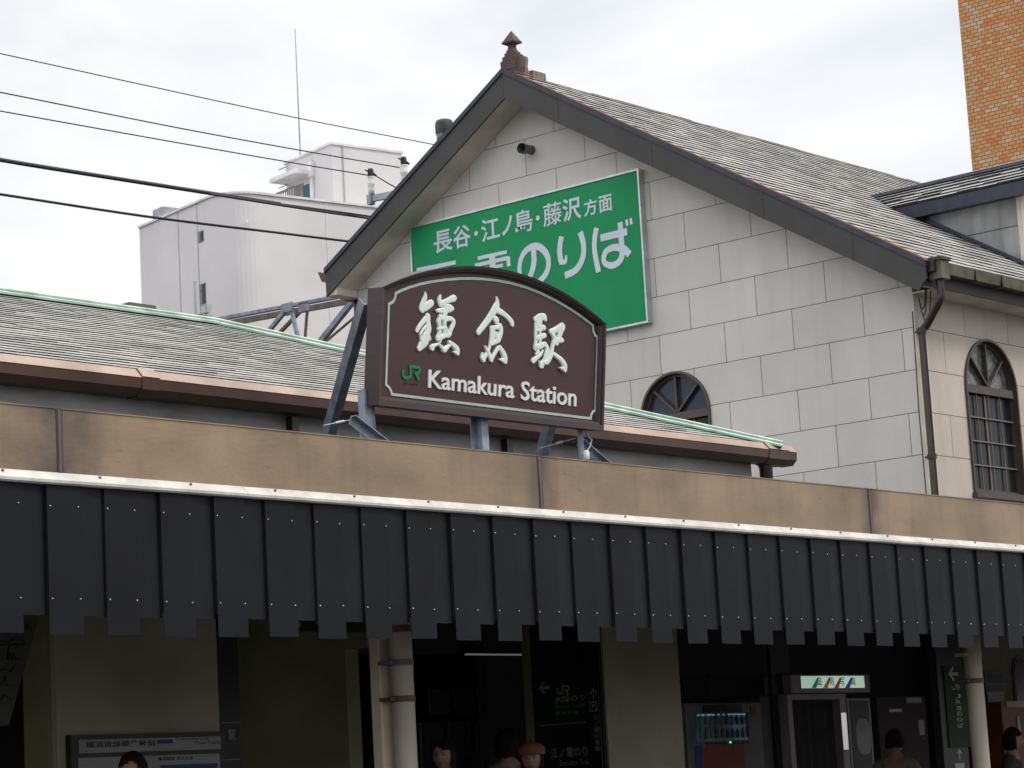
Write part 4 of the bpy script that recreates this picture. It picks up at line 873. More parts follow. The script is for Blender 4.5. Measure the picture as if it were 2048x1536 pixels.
def rect_on(pl, pts, w0, w1, name, mat, parent):
    uv = [pl.uv(*p) for p in pts]; u_ = [a for a, b in uv]; v_ = [b for a, b in uv]
    a, b, c, d = min(u_), max(u_), min(v_), max(v_)
    return MB().obox(pl.at(a, c, w0), pl.U*(b-a), pl.V*(d-c), pl.N*(w1-w0)).build(name, mat, parent)
for pa, pb in (((398, 486), (407, 460)), ((401, 612), (411, 565))):
    uv = [PLF.uv(*pa), PLF.uv(*pb)]; a, b = sorted((uv[0][0], uv[1][0])); c_, d_ = sorted((uv[0][1], uv[1][1]))
    wdw = MB().obox(PLF.at(a, c_, .0), PLF.U*(b-a), PLF.V*(d_-c_), PLF.N*.03).build('window', 'concrete', white)
    MB().obox(PLF.at(a, c_+.05, .031), PLF.U*(b-a)*.55, PLF.V*(d_-c_-.1), PLF.N*.01).build('pane', 'glass_dark', wdw)
rect_on(PRF, ((489, 446), (493, 441)), 0, .15, 'wall_vent', 'white_trim', white)
# stair tower
tcn = depth_pt(663, 289, 138.0); tw = thing
tl2, tr2 = on_line(tcn, dl, 571), on_line(tcn, dr, 803); print('tower', proj(tcn+dl*tl2), proj(tcn+dr*tr2), tl2, tr2)
def slabbox(o, la, lb, z0, z1, name, mat, parent): return MB().obox(V(o.x, o.y, z0), dl*la, dr*lb, Vector((0, 0, z1-z0))).build(name, mat, parent)
tower = slabbox(tcn, tl2, tr2, Hh-3, tcn.z, 'stair_tower', 'white_render', white)
slabbox(tcn-dl*.08-dr*.08, tl2+.16, tr2+.16, tcn.z+.001, tcn.z+.12, 'tower_cap', 'white_trim', tower)
PTL = Plane(tcn, dl, (0, 0, 1), -dr); PTR = Plane(tcn, dr, (0, 0, 1), -dl)
rect_on(PTL, ((608, 404), (622, 366)), .0, .04, 'door', 'blue_door', tower)
rect_on(PTL, ((592, 404), (607, 366)), .0, .03, 'door_recess', 'cream', tower)
ua, va_ = PTL.uv(566, 358); ub, vb_ = PTL.uv(628, 345); 
u_a, u_b = sorted((PTL.uv(575, 360)[0], PTL.uv(627, 347)[0])); zc_ = PTL.uv(627, 349)[1]
MB().obox(PTL.at(u_a, zc_, .001), PTL.U*(u_b-u_a), PTL.N*1.2, Vector((0, 0, .22))).build('door_canopy', 'white_trim', tower)
mb = MB(); zr0, zr1 = 0, PTL.uv(600, 389)[1]
for i in range(13): p = PTL.at(u_a+(u_b-u_a)*i/12, zr0, 1.3); mb.beam((p.x, p.y, Hh+.0), (p.x, p.y, PTL.at(0, zr1, 0).z), .04, .04, up=(1, 0, 0))
a = PTL.at(u_a, zr1, 1.3); b = PTL.at(u_b, zr1, 1.3); mb.beam(a, b, .06, .06); mb.build('balcony_rail', 'pipe_grey', tower)
uu, v0 = PTL.uv(628, 396); v1 = PTL.uv(628, 322)[1]; p = PTL.at(uu, v0, .1); MB().tube([p, (p.x, p.y, PTL.at(0, v1, 0).z)], .13, 8).box(p.x-.2, p.x+.2, p.y-.2, p.y+.2, PTL.at(0, v1, 0).z-.9, PTL.at(0, v1, 0).z).build('rain_pipe', 'white_trim', tower)
mb = MB()
for py in (334, 346, 371, 383):
    p = PTL.at(PTL.uv(580, py)[0], PTL.uv(580, py)[1], .15); mb.obox(p, PTL.U*.9, PTL.V*.05, PTL.N*.05)
mb.build('ladder_rungs', 'galv', tower)
uu = PTR.uv(689, 400)[0]; p = PTR.at(uu, -10, .05); MB().tube([p, PTR.at(uu, 0, .05)], .03, 6).build('conductor_pipe', 'seam_grey', tower)
# rooftop equipment and mast
e0 = depth_pt(318, 412, 141); MB().obox(V(e0.x, e0.y, Hh-2)+dr*.2, dl*1.1, dr*2.4, Vector((0, 0, e0.z-Hh+2))).build('roof_tank', 'galv', white)
an0 = depth_pt(601, 316, 142); an1 = depth_pt(584, 44, 142)
ant = thing('radio_mast', tuple(an0), 'very thin tall aerial mast rising above the white block', 'antenna')
MB().tube([V(an0.x, an0.y, an0.z-3), an0, (an0.x, an0.y, an0.z+(an1.z-an0.z)*.5), (an0.x, an0.y, an1.z)], [.05, .045, .035, .02], 8).build('mast', 'galv', ant)
MB().box(an0.x-.12, an0.x+.12, an0.y-.12, an0.y+.12, an0.z-3, an0.z-2.8).build('mast_foot', 'galv', ant)
# brick tower block
bt0 = depth_pt(1930, 170, 60); XT = bt0.x; yt1 = bt0.y
bt = thing('brick_tiled_tower', (XT, yt1-6, 0), 'tall block faced in orange and tan brick tiles behind the slate roof', 'building')
MB().box(XT, XT+12, yt1-14, yt1, 0, 34).build('wall', 'bricks', bt)
MB().box(XT-.1, XT+12.1, yt1-14.1, yt1+.02, 34.001, 34.5).build('roof_cap', 'concrete_dark', bt)

# ================================================================== LATTICE GIRDER, AERIAL
tg = thing('steel_lattice_girder', tuple(P(600, 640, 0, 27)), 'rusty grey steel lattice girder rising to the left eave of the house', 'girder')
def bm(p, q, wd, x, nm, mat='steelblue', ht=None):
    a, b = P(*p, 0, x), P(*q, 0, x); return MB().beam(a, b, wd, ht or wd, up=(1, 0, 0)).build(nm, mat, tg)
bm((425, 641), (716, 586), .05, 27.0, 'top_chord', ht=.10); bm((440, 650), (716, 599), .09, 27.5, 'top_chord', 'rust_dull', ht=.05)
bm((575, 616), (538, 662), .06, 27.0, 'web_bar'); bm((581, 612), (596, 676), .05, 27.0, 'web_bar'); bm((709, 598), (636, 690), .08, 27.0, 'web_bar')
bm((608, 615), (558, 667), .05, 27.5, 'web_bar', 'rust_dull'); bm((615, 614), (610, 678), .035, 27.5, 'web_bar', 'rust_dull'); bm((712, 632), (648, 686), .03, 27.5, 'web_bar', 'rust_dull')
for p in ((575, 616), (608, 615)): 
    c = P(*p, 0, 26.96); MB().box(26.95, 26.965, c.y-.12, c.y+.12, c.z-.06, c.z+.08).build('gusset_plate', 'steelblue', tg)
bm((425, 700), (716, 760), .09, 27.0, 'bottom_chord')
ta = thing('television_aerial', tuple(P(392, 640, 1, 17.2)), 'small rooftop television aerial with a short galvanised pole behind the green ridge', 'antenna')
a, b = P(388.5, 562, 1, 17.2), P(392, 640, 1, 17.2); MB().tube([(b.x, 17.2, b.z-.3), (b.x, 17.2, a.z)], .012, 8).build('pole', 'galv', ta)
mb = MB()
c = P(413, 634, 1, 17.4); mb.tube([P(383, 633, 1, 17.2), P(416, 625, 1, 17.4)], .008, 6)
mb.build('boom', 'pipe_grey', ta)
mb = MB()
for i in range(9):
    y_ = 609+i*3.1; mb.tube([P(400, y_, 1, 17.4), P(423, y_+.5, 1, 17.4)], .003, 5)
mb.tube([P(412, 606, 1, 17.4), P(413, 640, 1, 17.4)], .006, 5); mb.build('reflector', 'galv', ta)
rb = P(270, 616, 1, 20); 
MB().box(rb.x-.25, rb.x+.25, 20, 20.3, rb.z-.6, rb.z+.0).box(rb.x-.1, rb.x+.27, 19.97, 20.33, rb.z+.001, rb.z+.05).build('roof_vent', 'pipe_grey', st)

# ================================================================== WIRES AND INSULATORS
def wire(name, lab, pts, r, grp='overhead wires crossing the sky'):
    q = smooth_path([tuple(p) for p in pts], 6); o = MB().tube(q, r, 6, mi=0).build(name, 'wire'); tag(o, lab, 'wire', grp); return o
def wpts(pxs, x_end, y_end):
    """wire running back along the street; its distance grows evenly from left to right"""
    o = []; x0, x1 = pxs[0][0], pxs[-1][0]
    for px, py in pxs: o.append(P(px, py, 1, y_end))
    return o
wire('overhead_wire', 'topmost thin wire, reaching the gable roof just below the chimney', wpts([(-60, 94), (0, 107), (288, 170), (595, 236), (862, 288), (1000, 315)], 0, 26.5), .008)
wire('overhead_wire', 'thin wire second from the top, ending at the insulator half hidden by the roof edge', wpts([(-60, 174), (0, 184.5), (350, 254.5), (600, 300.5), (799, 335)], 0, 25.0), .009)
wire('overhead_wire', 'thin wire third from the top, ending at the fully visible insulator', wpts([(-60, 212), (0, 222), (350, 284.5), (600, 328), (737, 350.5)], 0, 25.7), .009)
wire('overhead_cable', 'thickest black cable sloping past the top of the white block', wpts([(-60, 308), (0, 319.5), (105, 337), (350, 375.5), (560, 408)], 0, 26.0), .030)
wire('overhead_cable', 'upper strand where the thickest cable divides', wpts([(420, 387), (540, 405), (650, 420), (735, 432), (790, 440)], 0, 26.0), .014)
wire('overhead_cable', 'lower strand where the thickest cable divides', wpts([(420, 388), (540, 407), (650, 424), (733, 436), (790, 446)], 0, 25.97), .018)
wire('overhead_cable', 'lowest dark cable crossing in front of the white block', wpts([(-60, 380), (0, 388.5), (300, 434), (560, 466), (692, 482), (790, 492)], 0, 26.3), .019)
def insulator(px, py, lab, y):
    c = P(px, py, 1, y); s = 31*0+ (c-EYE).length/F*1.0
    t = thing('line_insulator', tuple(c), lab, 'insulator', 'insulators on the bracket')
    b = V(c.x, y, c.z)
    MB().lathe(b, [(.04, 0), (.05, .02), (.04, .05), (.052, .07), (.056, .11), (.06, .12), (.056, .13), (.056, .18), (.052, .21), (.06, .22), (.05, .23)], 14).build('porcelain_body', 'ceramic', t)
    MB().lathe(b+V(0, 0, .23), [(.045, 0), (.048, .05), (.046, .10), (.036, .125), (.01, .13)], 12).tube([b+V(0, 0, .31), b+V(-.11, .01, .32)], [.022, .008], 8).tube([b+V(.06, 0, .28), b+V(.12, 0, .265)], [.024, .014], 8).build('rubber_cap', 'rubber', t)
    MB().lathe(b-V(0, 0, .05), [(.045, 0), (.05, .02), (.045, .05)], 12).tube([b-V(0, 0, .04), b-V(0, 0, .17)], [.02, .004], 8).build('pin', 'galv', t)
    return b
i1 = insulator(743, 383, 'white insulator with a black cap, fully visible at the outer end of the bracket', 25.7)
i2 = insulator(809, 360, 'white insulator with a black cap, half hidden behind the roof edge', 25.0)
br = thing('insulator_bracket', tuple(i1), 'pale galvanised arm holding the insulators behind the roof edge', 'bracket')
MB().obox(i1+V(-.03, .06, -.16), V(.3, -1.9, .0), V(.06, 0, 0), V(0, 0, .10)).obox(i1+V(-.05, -.02, -.20), V(.10, 0, 0), V(0, .08, 0), V(0, 0, .15)).build('arm', 'galv', br)
wire('overhead_wire', 'short drop wire leaving the fully visible insulator towards the roof', [i1+V(.1, 0, .265), P(790, 374, 1, 25.5), P(830, 390, 1, 25.4)], .010)

# ================================================================== UNDER THE CANOPY
def prect(pl, x0, y0, x1, y1):
    """u0, v0, u1, v1 on plane pl of the photo rectangle"""
    a, b, c, d = pl.uv(x0, y0), pl.uv(x1, y0), pl.uv(x0, y1), pl.uv(x1, y1)
    return (a[0]+c[0])/2, (c[1]+d[1])/2, (b[0]+d[0])/2, (a[1]+b[1])/2
def slab(pl, r, w0, w1, name, mat, parent, bevel=0, label=None):
    return MB().obox(pl.at(r[0], r[1], w0), pl.U*(r[2]-r[0]), pl.V*(r[3]-r[1]), pl.N*(w1-w0)).build(name, mat, parent, bevel=bevel, label=label)
def arrow(pl, u, v, s_, ang, mat, parent, w):
    c, s2 = math.cos(ang), math.sin(ang); mb = MB()
    def q(x, y): return pl.at(u+s_*(x*c-y*s2), v+s_*(x*s2+y*c), w)
    for i, pg in enumerate(([(-.1, -.1), (1, -.1), (1, .1), (-.1, .1)], [(-.12, 0), (.38, .5), (.52, .38), (.14, 0)], [(-.12, 0), (.14, 0), (.52, -.38), (.38, -.5)])):
        mb.add([q(*p)+pl.N*i*.0004 for p in pg], [(0, 1, 2, 3)])
    return mb.build('arrow', mat, parent)
def vtext(pl, chars, u0, u1, vtop, dv, mat, parent, w, b=.01):
    for i, ch in enumerate(chars):
        if ch in 'ー・': continue
        k_ = .82 if ch not in 'JR' else .75
        text_mesh('sign_character', ch, pl, (u0, vtop-dv*(i+k_), u1, vtop-dv*i), mat, parent, w=w, bold=b)

# support columns with drain pipes
def column(px0, px1, pxp0, pxp1, lab, y, straps, box=True):
    x0, x1 = P(px0+21, 1400, 1, y).x, P(px1, 1400, 1, y).x
    t = thing('canopy_column', ((x0+x1)/2, y, .2), lab, 'column', 'columns under the canopy')
    if box:
        MB().box(x0, x1, y, y+.09, .2, 3.095).build('shaft', 'column', t, bevel=.01)
        MB().box(x0-.02, x1+.02, y-.02, y+.11, .201, .3).build('column_base', 'concrete', t)
    yp = y-.09; cpt = P((pxp0+pxp1)/2, 1450, 1, yp); xc_, r_ = cpt.x, (pxp1-pxp0)/2*(cpt-EYE).dot(D)/F
    mb = MB().tube([(xc_, yp, .2), (xc_, yp, 3.0)], r_, 18); mb.tube([(xc_, yp, 3.0), (xc_, yp+.02, 3.09)], r_*.8, 14); mb.build('drain_pipe', 'column_pipe', t)
    for py, kind in straps:
        z = P((pxp0+pxp1)/2, py, 1, yp-.05).z
        MB().tube([(xc_, yp, z-.02), (xc_, yp, z+.02)], r_+.006, 18).box(xc_-r_-.05, xc_-r_, yp-.01, yp+.09, z-.012, z+.012).build('pipe_strap', kind, t)
    return t
column(741, 792, 786, 832, 'pale square column with a fat drain pipe strapped beside it, left of centre', 11.0, ((1257, 'strap'), (1324, 'pipe_grey'), (1397, 'strap')))
column(1905, 1937, 1938, 1974, 'slim drain pipe column beside the green vertical sign', 10.75, ((1361, 'strap'), (1308, 'column_pipe')), box=False)

# timetable board on the front wall
PW = FACE_Y(YW); r = prect(PW, 133, 1467, 439, 1640)
tt = thing('timetable_board', tuple(PW.at((r[0]+r[2])/2, r[1], 0)), 'black framed train timetable board on the cream wall', 'timetable')
slab(PW, r, .001, .05, 'frame', 'black', tt)
h = prect(PW, 147, 1477, 437, 1503); h = (h[0], h[1], h[2]-.03, h[3])
slab(PW, h, .051, .056, 'header_panel', 'board', tt)
def tx(body, x0, y0, x1, y1, pl, mat, par, w, b=.01): return text_mesh('sign_lettering', body, pl, prect(pl, x0, y0, x1, y1), mat, par, w=w, bold=b)
tx('横須賀線標準時刻', 160, 1482, 299, 1495, PW, 'ink', tt, .0565, .015)
slab(PW, prect(PW, 303, 1480, 334, 1488), .0565, .0575, 'blue_bar', 'inkblue', tt)
tx('Yokosuka Line', 340, 1475, 406, 1481, PW, 'ink', tt, .0565, 0); tx('Time Table', 376, 1483, 430, 1489, PW, 'ink', tt, .0565, 0)
b2_ = prect(PW, 147, 1512, 437, 1630); b2_ = (b2_[0], b2_[1], b2_[2]-.03, b2_[3]); slab(PW, b2_, .051, .055, 'timetable_sheet', 'board', tt)
tx('横須賀線 東京方面', 305, 1514, 375, 1521, PW, 'ink', tt, .0556, .01); slab(PW, prect(PW, 310, 1529, 425, 1600), .0555, .0565, 'timetable_grid', 'inkblue', tt)
# route map on the far left
PM = Plane(P(60, 1400, 1, 12.9), (.92, .39, 0), (0, 0, 1), (.39, -.92, 0))
mp_ = thing('route_map', tuple(P(40, 1536, 1, 13)), 'pale sloping map board with thin handwritten lines at the left edge', 'map')
pts = [PM.uv(-60, 1225), PM.uv(78, 1232), PM.uv(18, 1450), PM.uv(-60, 1460)]
MB().prism([PM.at(u, v, 0) for u, v in pts], -PM.N*.02).build('map_sheet', 'board_dim', mp_)
mb = MB()
for st_ in ([(0, 1282), (18, 1284), (26, 1278), (46, 1281), (48, 1289)], [(0, 1289), (48, 1289)], [(18, 1290), (12, 1318), (40, 1320)], [(14, 1318), (18, 1305), (22, 1318), (26, 1306), (32, 1318)], [(0, 1342), (12, 1338), (20, 1344), (30, 1330)], [(2, 1370), (10, 1352), (12, 1372), (26, 1372)], [(0, 1400), (8, 1390), (22, 1400)]):
    mb.tube([PM.at(*PM.uv(*p), .004) for p in st_], .0035, 5)
mb.tube([PM.at(*PM.uv(42, 1252), .004), PM.at(*PM.uv(46, 1258), .004)], .008, 5); mb.tube([PM.at(*PM.uv(52, 1251), .004), PM.at(*PM.uv(58, 1257), .004)], .009, 5)
mb.build('map_writing', 'ink', mp_)
# narrow black sign at the mouth of the passage
PN = FACE_Y(13.35); r = prect(PN, 436, 1262, 481, 1640)
ns = thing('narrow_black_sign', tuple(PN.at((r[0]+r[2])/2, .2, 0)), 'narrow black information sign beside the cream wall with a single character', 'sign')
slab(PN, (r[0], .2, r[2], r[3]), -.05, 0, 'sign_board', 'black', ns)
for py in (1444.5, 1518.5): slab(PN, prect(PN, 444, py, 480, py+1.2), .001, .003, 'white_rule', 'signtext', ns)
tx('駅', 456, 1459, 471, 1480, PN, 'signtext', ns, .001, .01)
# hanging sign half hidden by the valance
PH = FACE_Y(11.9); r = prect(PH, 585, 1212, 735, 1262)
hsn = thing('hanging_direction_sign', tuple(PH.at((r[0]+r[2])/2, r[1], 0)), 'dark green hanging direction sign mostly hidden behind the valance', 'sign')
slab(PH, r, -.08, 0, 'sign_box', 'jr_dark', hsn); MB().tube([PH.at(r[0]+.1, r[3], -.04), PH.at(r[0]+.1, 3.095, -.04)], .01, 6).tube([PH.at(r[2]-.1, r[3], -.04), PH.at(r[2]-.1, 3.095, -.04)], .01, 6).build('hanger', 'galv', hsn)
u_, v_ = PH.uv(588, 1236); arrow(PH, u_, v_, .12, 0, 'signtext', hsn, .002); jr_logo((622, 1218), 31, PH, .001, 'signtext', hsn, h=.002)
# signs on the passage wall (facing left)
PJ = FACE_X(xb-.001); r = prect(PJ, 1074, 1352, 1180, 1440)
js = thing('green_direction_sign', tuple(PJ.at((r[0]+r[2])/2, r[1], 0)), 'dark green panel with left arrow and railway emblem on the black passage wall', 'sign')
slab(PJ, r, .002, .02, 'sign_panel', 'jr_dark', js)
u_, v_ = PJ.uv(1083, 1376); u2_, _v = PJ.uv(1104, 1376); arrow(PJ, u_, v_, (u2_-u_)*1.0, 0, 'signtext', js, .021)
jr_logo((1108, 1356.0), 30, PJ, .021, 'signtext', js, h=.002)
tx('JR線のり', 1112, 1390, 1173, 1406, PJ, 'signtext', js, .021, .01); tx('JR Line Tracks', 1114, 1408, 1172, 1418, PJ, 'olive', js, .021, 0); tx('横須賀線', 1114, 1421, 1160, 1430, PJ, 'olive', js, .021, 0)
r = prect(PJ, 1084, 1440, 1180, 1640)
es = thing('tram_direction_sign', tuple(PJ.at((r[0]+r[2])/2, r[1], 0)), 'black panel with a white rule and tram platform lettering under the green sign', 'sign')
slab(PJ, (r[0], r[1], r[2], r[3]-.01), .002, .016, 'sign_panel', 'black', es)
mb = MB(); a, b = PJ.uv(1084, 1452), PJ.uv(1176, 1445); v_ = (a[1]+b[1])/2; mb.obox(PJ.at(a[0], v_, .017), PJ.U*(b[0]-a[0]), PJ.V*.007, PJ.N*.002); mb.build('white_rule', 'signtext', es)
tx('江ノ電のり', 1104, 1494, 1178, 1514, PJ, 'signtext', es, .017, .012); tx('Enoden Trai', 1123, 1519, 1180, 1530, PJ, 'signtext', es, .017, 0)
r = prect(PJ, 1181, 1360, 1206, 1640)
vs2 = thing('vertical_station_sign', tuple(PJ.at((r[0]+r[2])/2, r[1], 0)), 'narrow black strip with an up arrow and vertical characters beside the cream pillar', 'sign')
slab(PJ, r, .002, .022, 'sign_panel', 'black', vs2)
u_, v_ = PJ.uv(1190, 1378); arrow(PJ, u_, v_, .085, -PI/2, 'signtext', vs2, .023)
q_ = prect(PJ, 1183, 1403, 1198, 1423); ring_ = MB(); O_ = [(q_[0], q_[1]), (q_[2], q_[1]), (q_[2], q_[3]), (q_[0], q_[3])]; ring(ring_, O_, offset_poly(O_, .012), PJ, .024, .024); ring_.ball(PJ.at((q_[0]+q_[2])/2, (q_[1]+q_[3])/2+.01, .024), .012, .012, .012, n=8); ring_.build('platform_symbol', 'signtext', vs2)
ua_, ub_ = PJ.uv(1190, 1430)[0], PJ.uv(1201, 1430)[0]; vt_ = PJ.uv(1195, 1429)[1]; dv_ = (vt_-PJ.uv(1200, 1504)[1])/6
vtext(PJ, '江ノ電鎌倉駅', ua_, ub_, vt_, dv_, 'signtext', vs2, .023)
# lockers with posters above, deep in the hall
PL_ = FACE_Y(16.9); lz = P(940, 1437, 1, 16.9).z
x0_, x1_ = P(838, 1450, 1, 16.9).x, P(1056, 1450, 1, 16.9).x; nl = 4
for i in range(nl):
    a, b = x0_+(x1_-x0_)*i/nl, x0_+(x1_-x0_)*(i+1)/nl
    lk_ = thing('coin_locker', ((a+b)/2, 17.1, .2), ['first', 'second', 'third', 'fourth'][i]+' grey coin locker from the left in the row deep inside the hall', 'locker', 'coin lockers in the hall')
    MB().box(a+.005, b-.005, 16.93, 17.5, .2, lz).build('cabinet', 'black', lk_)
    for k_ in range(3):
        z0_, z1_ = lz-.02-(k_+1)*.56, lz-.03-k_*.56; d_ = MB().box(a+.03, b-.05, 16.905, 16.929, z0_, z1_).build('door', 'locker', lk_)
        text_mesh('door_number', str(21+i*3+k_), PL_, (a+.07, z1_-.13, a+.13, z1_-.06), 'signtext', d_, w=-.004+.0, ext=.002) if False else None
        MB().box(b-.10, b-.07, 16.895, 16.904, z1_-.15, z1_-.07).build('lock', 'galv', d_)
PP_ = FACE_Y(16.95)
for i, (a, b) in enumerate(((858, 900), (906, 948), (955, 1003), (1010, 1050))):
    r = prect(PP_, a, 1378, b, 1430); p_ = slab(PP_, r, 0, .015, 'hall_poster', 'locker', None); tag(p_, ['leftmost', 'second', 'third', 'rightmost'][i]+' of the four dim posters above the coin lockers', 'poster', 'posters above the lockers')
MB().box(P(936, 1308, 1, 15).x, P(1066, 1308, 1, 15).x, 15, 15.04, P(1000, 1308.5, 1, 15).z-.008, P(1000, 1308.5, 1, 15).z+.005).build('lamp_edge', 'lamp_line', st)  # edge of the hall's fluorescent lamp, made as a thin glowing bar
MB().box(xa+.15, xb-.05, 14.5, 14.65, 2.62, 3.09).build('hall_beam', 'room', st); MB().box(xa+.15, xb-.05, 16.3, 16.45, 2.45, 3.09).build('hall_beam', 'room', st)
# drink vending machine
ym = 13.9; PV = FACE_Y(ym); r = prect(PV, 1378, 1404, 1545, 1640); r = (r[0], .2, r[2], r[3])
vm = thing('drink_vending_machine', tuple(PV.at((r[0]+r[2])/2, .2, -.3)), 'grey drink vending machine with a lit blue display and red lower panel', 'vending machine')
slab(PV, r, -.6, 0, 'cabinet', 'machine', vm, bevel=.012)
slab(PV, prect(PV, 1405, 1409, 1482, 1425), .001, .012, 'header_strip', 'black', vm)
dp = prect(PV, 1392, 1427, 1494, 1481); slab(PV, dp, .001, .006, 'display_window', 'lit_window', vm)
slab(PV, prect(PV, 1393, 1428, 1490, 1431), .0065, .009, 'light_strip', 'strip_blue', vm)
mb = MB(); n_c = 10
for row in range(2):
    for i in range(n_c):
        u = dp[0]+(dp[2]-dp[0])*(i+.5)/n_c; v = dp[1]+.02+row*(dp[3]-dp[1])*.5
        hh = random.choice((.8, 1, 1.15)); MB().lathe(PV.at(u, v, .03), [(.016, 0), (.018, .04*hh), (.017, .07*hh), (.007, .09*hh), (.007, .11*hh)], 8).build('sample_drink', random.choice(('board', 'can_a', 'can_b', 'can_c', 'can_d')), vm)
mb = MB()
for i in range(10):
    r2_ = prect(PV, 1410+i*9.3, 1485-i*.2, 1415+i*9.3, 1489-i*.2); slab(PV, r2_, .002, .008, 'button', 'black', vm)
r2_ = prect(PV, 1457, 1483, 1461, 1486.5); slab(PV, r2_, .009, .012, 'lit_button', 'lamp_green', vm)
slab(PV, prect(PV, 1393, 1492, 1406, 1640), .001, .005, 'blue_panel', 'blue_panel', vm); slab(PV, prect(PV, 1407, 1489, 1492, 1640), .001, .005, 'red_panel', 'red_panel', vm)
tx('つめた〜い', 1425, 1496, 1478, 1503, PV, 'board', vm, .0055, 0)
for q__ in ((1403, 1491, 1410, 1494), (1467, 1489, 1474, 1492)): slab(PV, prect(PV, *q__), .006, .009, 'coin_slot', 'signtext', vm)
slab(PV, prect(PV, 1501, 1409, 1512, 1432), .001, .004, 'red_sticker', 'red_panel', vm)
hz = P(1450, 1356, 1, ym).z
hood = MB().box(P(1400, 1380, 1, ym).x, P(1536, 1380, 1, ym).x, ym-.12, ym+.6, P(1450, 1398, 1, ym).z, hz+.03).build('machine_canopy', 'room', None); tag(hood, 'dark hood box mounted above the drink vending machine', 'hood')
# dark pier between machine and booth
MB().box(P(1546, 1400, 1, 13.1).x, P(1584, 1400, 1, 13.1).x, 13.1, 13.14, .2, 3.09).build('dark_pier', 'black', st)
# photo booth
yb3 = 13.0; PK = FACE_Y(yb3)
pb = thing('photo_booth', tuple(PK.at(PK.uv(1660, 1500)[0], .2, -.4)), 'photo booth with a lit green sign and coloured stripes above its dark entrance', 'photo booth')
r = prect(PK, 1583, 1348, 1740, 1386); slab(PK, r, -.30, 0, 'sign_housing', 'booth', pb, bevel=.01)
ls = slab(PK, prect(PK, 1602, 1352, 1728, 1376), .001, .004, 'lit_sign', 'lit_sign', pb)
for i, (px, ch, mt) in enumerate(((1622, '証', 's_green'), (1645, '明', 's_orange'), (1667, '写', 's_pink'), (1689, '真', 's_blue'))):
    p4 = [PK.uv(px, 1376), PK.uv(px+10, 1376), PK.uv(px+15, 1355), PK.uv(px+12, 1355)]
    MB().add([PK.at(u, v, .0045) for u, v in p4], [(0, 1, 2, 3)]).build('colour_stripe', mt, ls)
    text_mesh('sign_character', ch, PK, prect(PK, px+11, 1355, px+21, 1371), 'ink', ls, w=.005, bold=.005)
rb_ = prect(PK, 1583, 1388, 1700, 1640); x0_, x1_, z1_ = rb_[0], rb_[2], rb_[3]
MB().box(x0_, x0_+.07, yb3, yb3+.3, .2, z1_).box(x1_-.10, x1_, yb3, yb3+.3, .2, z1_).box(x0_+.0705, x1_-.1005, yb3, yb3+.3, z1_-.05, z1_).box(x0_+.0705, x1_-.1005, yb3+.27, yb3+.3, .2, z1_-.051).build('booth_body', 'booth', pb)
mb = MB(); n_ = 26; xa_, xb_2 = x0_+.075, x1_-.105
top_, bot_ = z1_-.055, .6
for i in range(n_):
    a, b = xa_+(xb_2-xa_)*i/n_, xa_+(xb_2-xa_)*(i+1)/n_; ya_, yb4 = yb3+.10+.02*math.sin(i*1.4), yb3+.10+.02*math.sin((i+1)*1.4)
    mb.add([(a, ya_, bot_), (b, yb4, bot_), (b, yb4, top_), (a, ya_, top_)], [(0, 1, 2, 3)], smooth=True)
mb.build('curtain', 'coat_dark', pb)
glass('mirror', (.5, .5, .5), .08); MATS['mirror'].node_tree.nodes['Principled BSDF'].inputs['Metallic'].default_value = 1
slab(PK, prect(PK, 1684, 1425, 1694, 1500), .001, .006, 'mirror_strip', 'mirror', pb, bevel=.002)
# poster case
r = prect(PK, 1706, 1396, 1752, 1640)
pc = thing('poster_case', tuple(PK.at((r[0]+r[2])/2, .2, 0)), 'slim framed poster case with a pale oval picture right of the photo booth', 'poster case')
slab(PK, r, -.12, -.02, 'case', 'booth', pc); slab(PK, prect(PK, 1711, 1401, 1748, 1640), -.019, -.015, 'poster', 'black', pc)
tx('OCHIN', 1720, 1415, 1744, 1422, PK, 'signtext', pc, -.0145, 0) if False else None
mb = MB(); cu_, cv_ = PK.uv(1730, 1473); du = abs(PK.uv(1744, 1473)[0]-cu_); dv2 = abs(PK.uv(1730, 1437)[1]-cv_)
mb.add([PK.at(cu_+du*(abs(math.cos(a))**.6)*(1 if math.cos(a) > 0 else -1), cv_+dv2*(abs(math.sin(a))**.7)*(1 if math.sin(a) > 0 else -1), -.0140) for a in [i*PI/20 for i in range(40)]], [tuple(range(40))]); mb.build('pale_oval', 'board', pc)
# cash machine behind
PQ = FACE_Y(14.2); r = prect(PQ, 1762, 1392, 1860, 1640)
cm_ = thing('ticket_machine', tuple(PQ.at((r[0]+r[2])/2, .2, -.3)), 'dim grey ticket machine standing between poster case and green vertical sign', 'machine')
slab(PQ, (r[0], .2, r[2], r[3]), -.5, 0, 'cabinet', 'room', cm_, bevel=.01); slab(PQ, prect(PQ, 1812, 1395, 1842, 1406), .001, .006, 'header_panel', 'locker', cm_); slab(PQ, prect(PQ, 1837, 1440, 1848, 1470), .001, .006, 'notice', 'locker', cm_)
slab(PQ, prect(PQ, 1844, 1476, 1847, 1479), .001, .006, 'red_lamp', 'red_panel', cm_); slab(PQ, prect(PQ, 1778, 1418, 1803, 1424), .001, .005, 'metal_edge', 'galv', cm_)
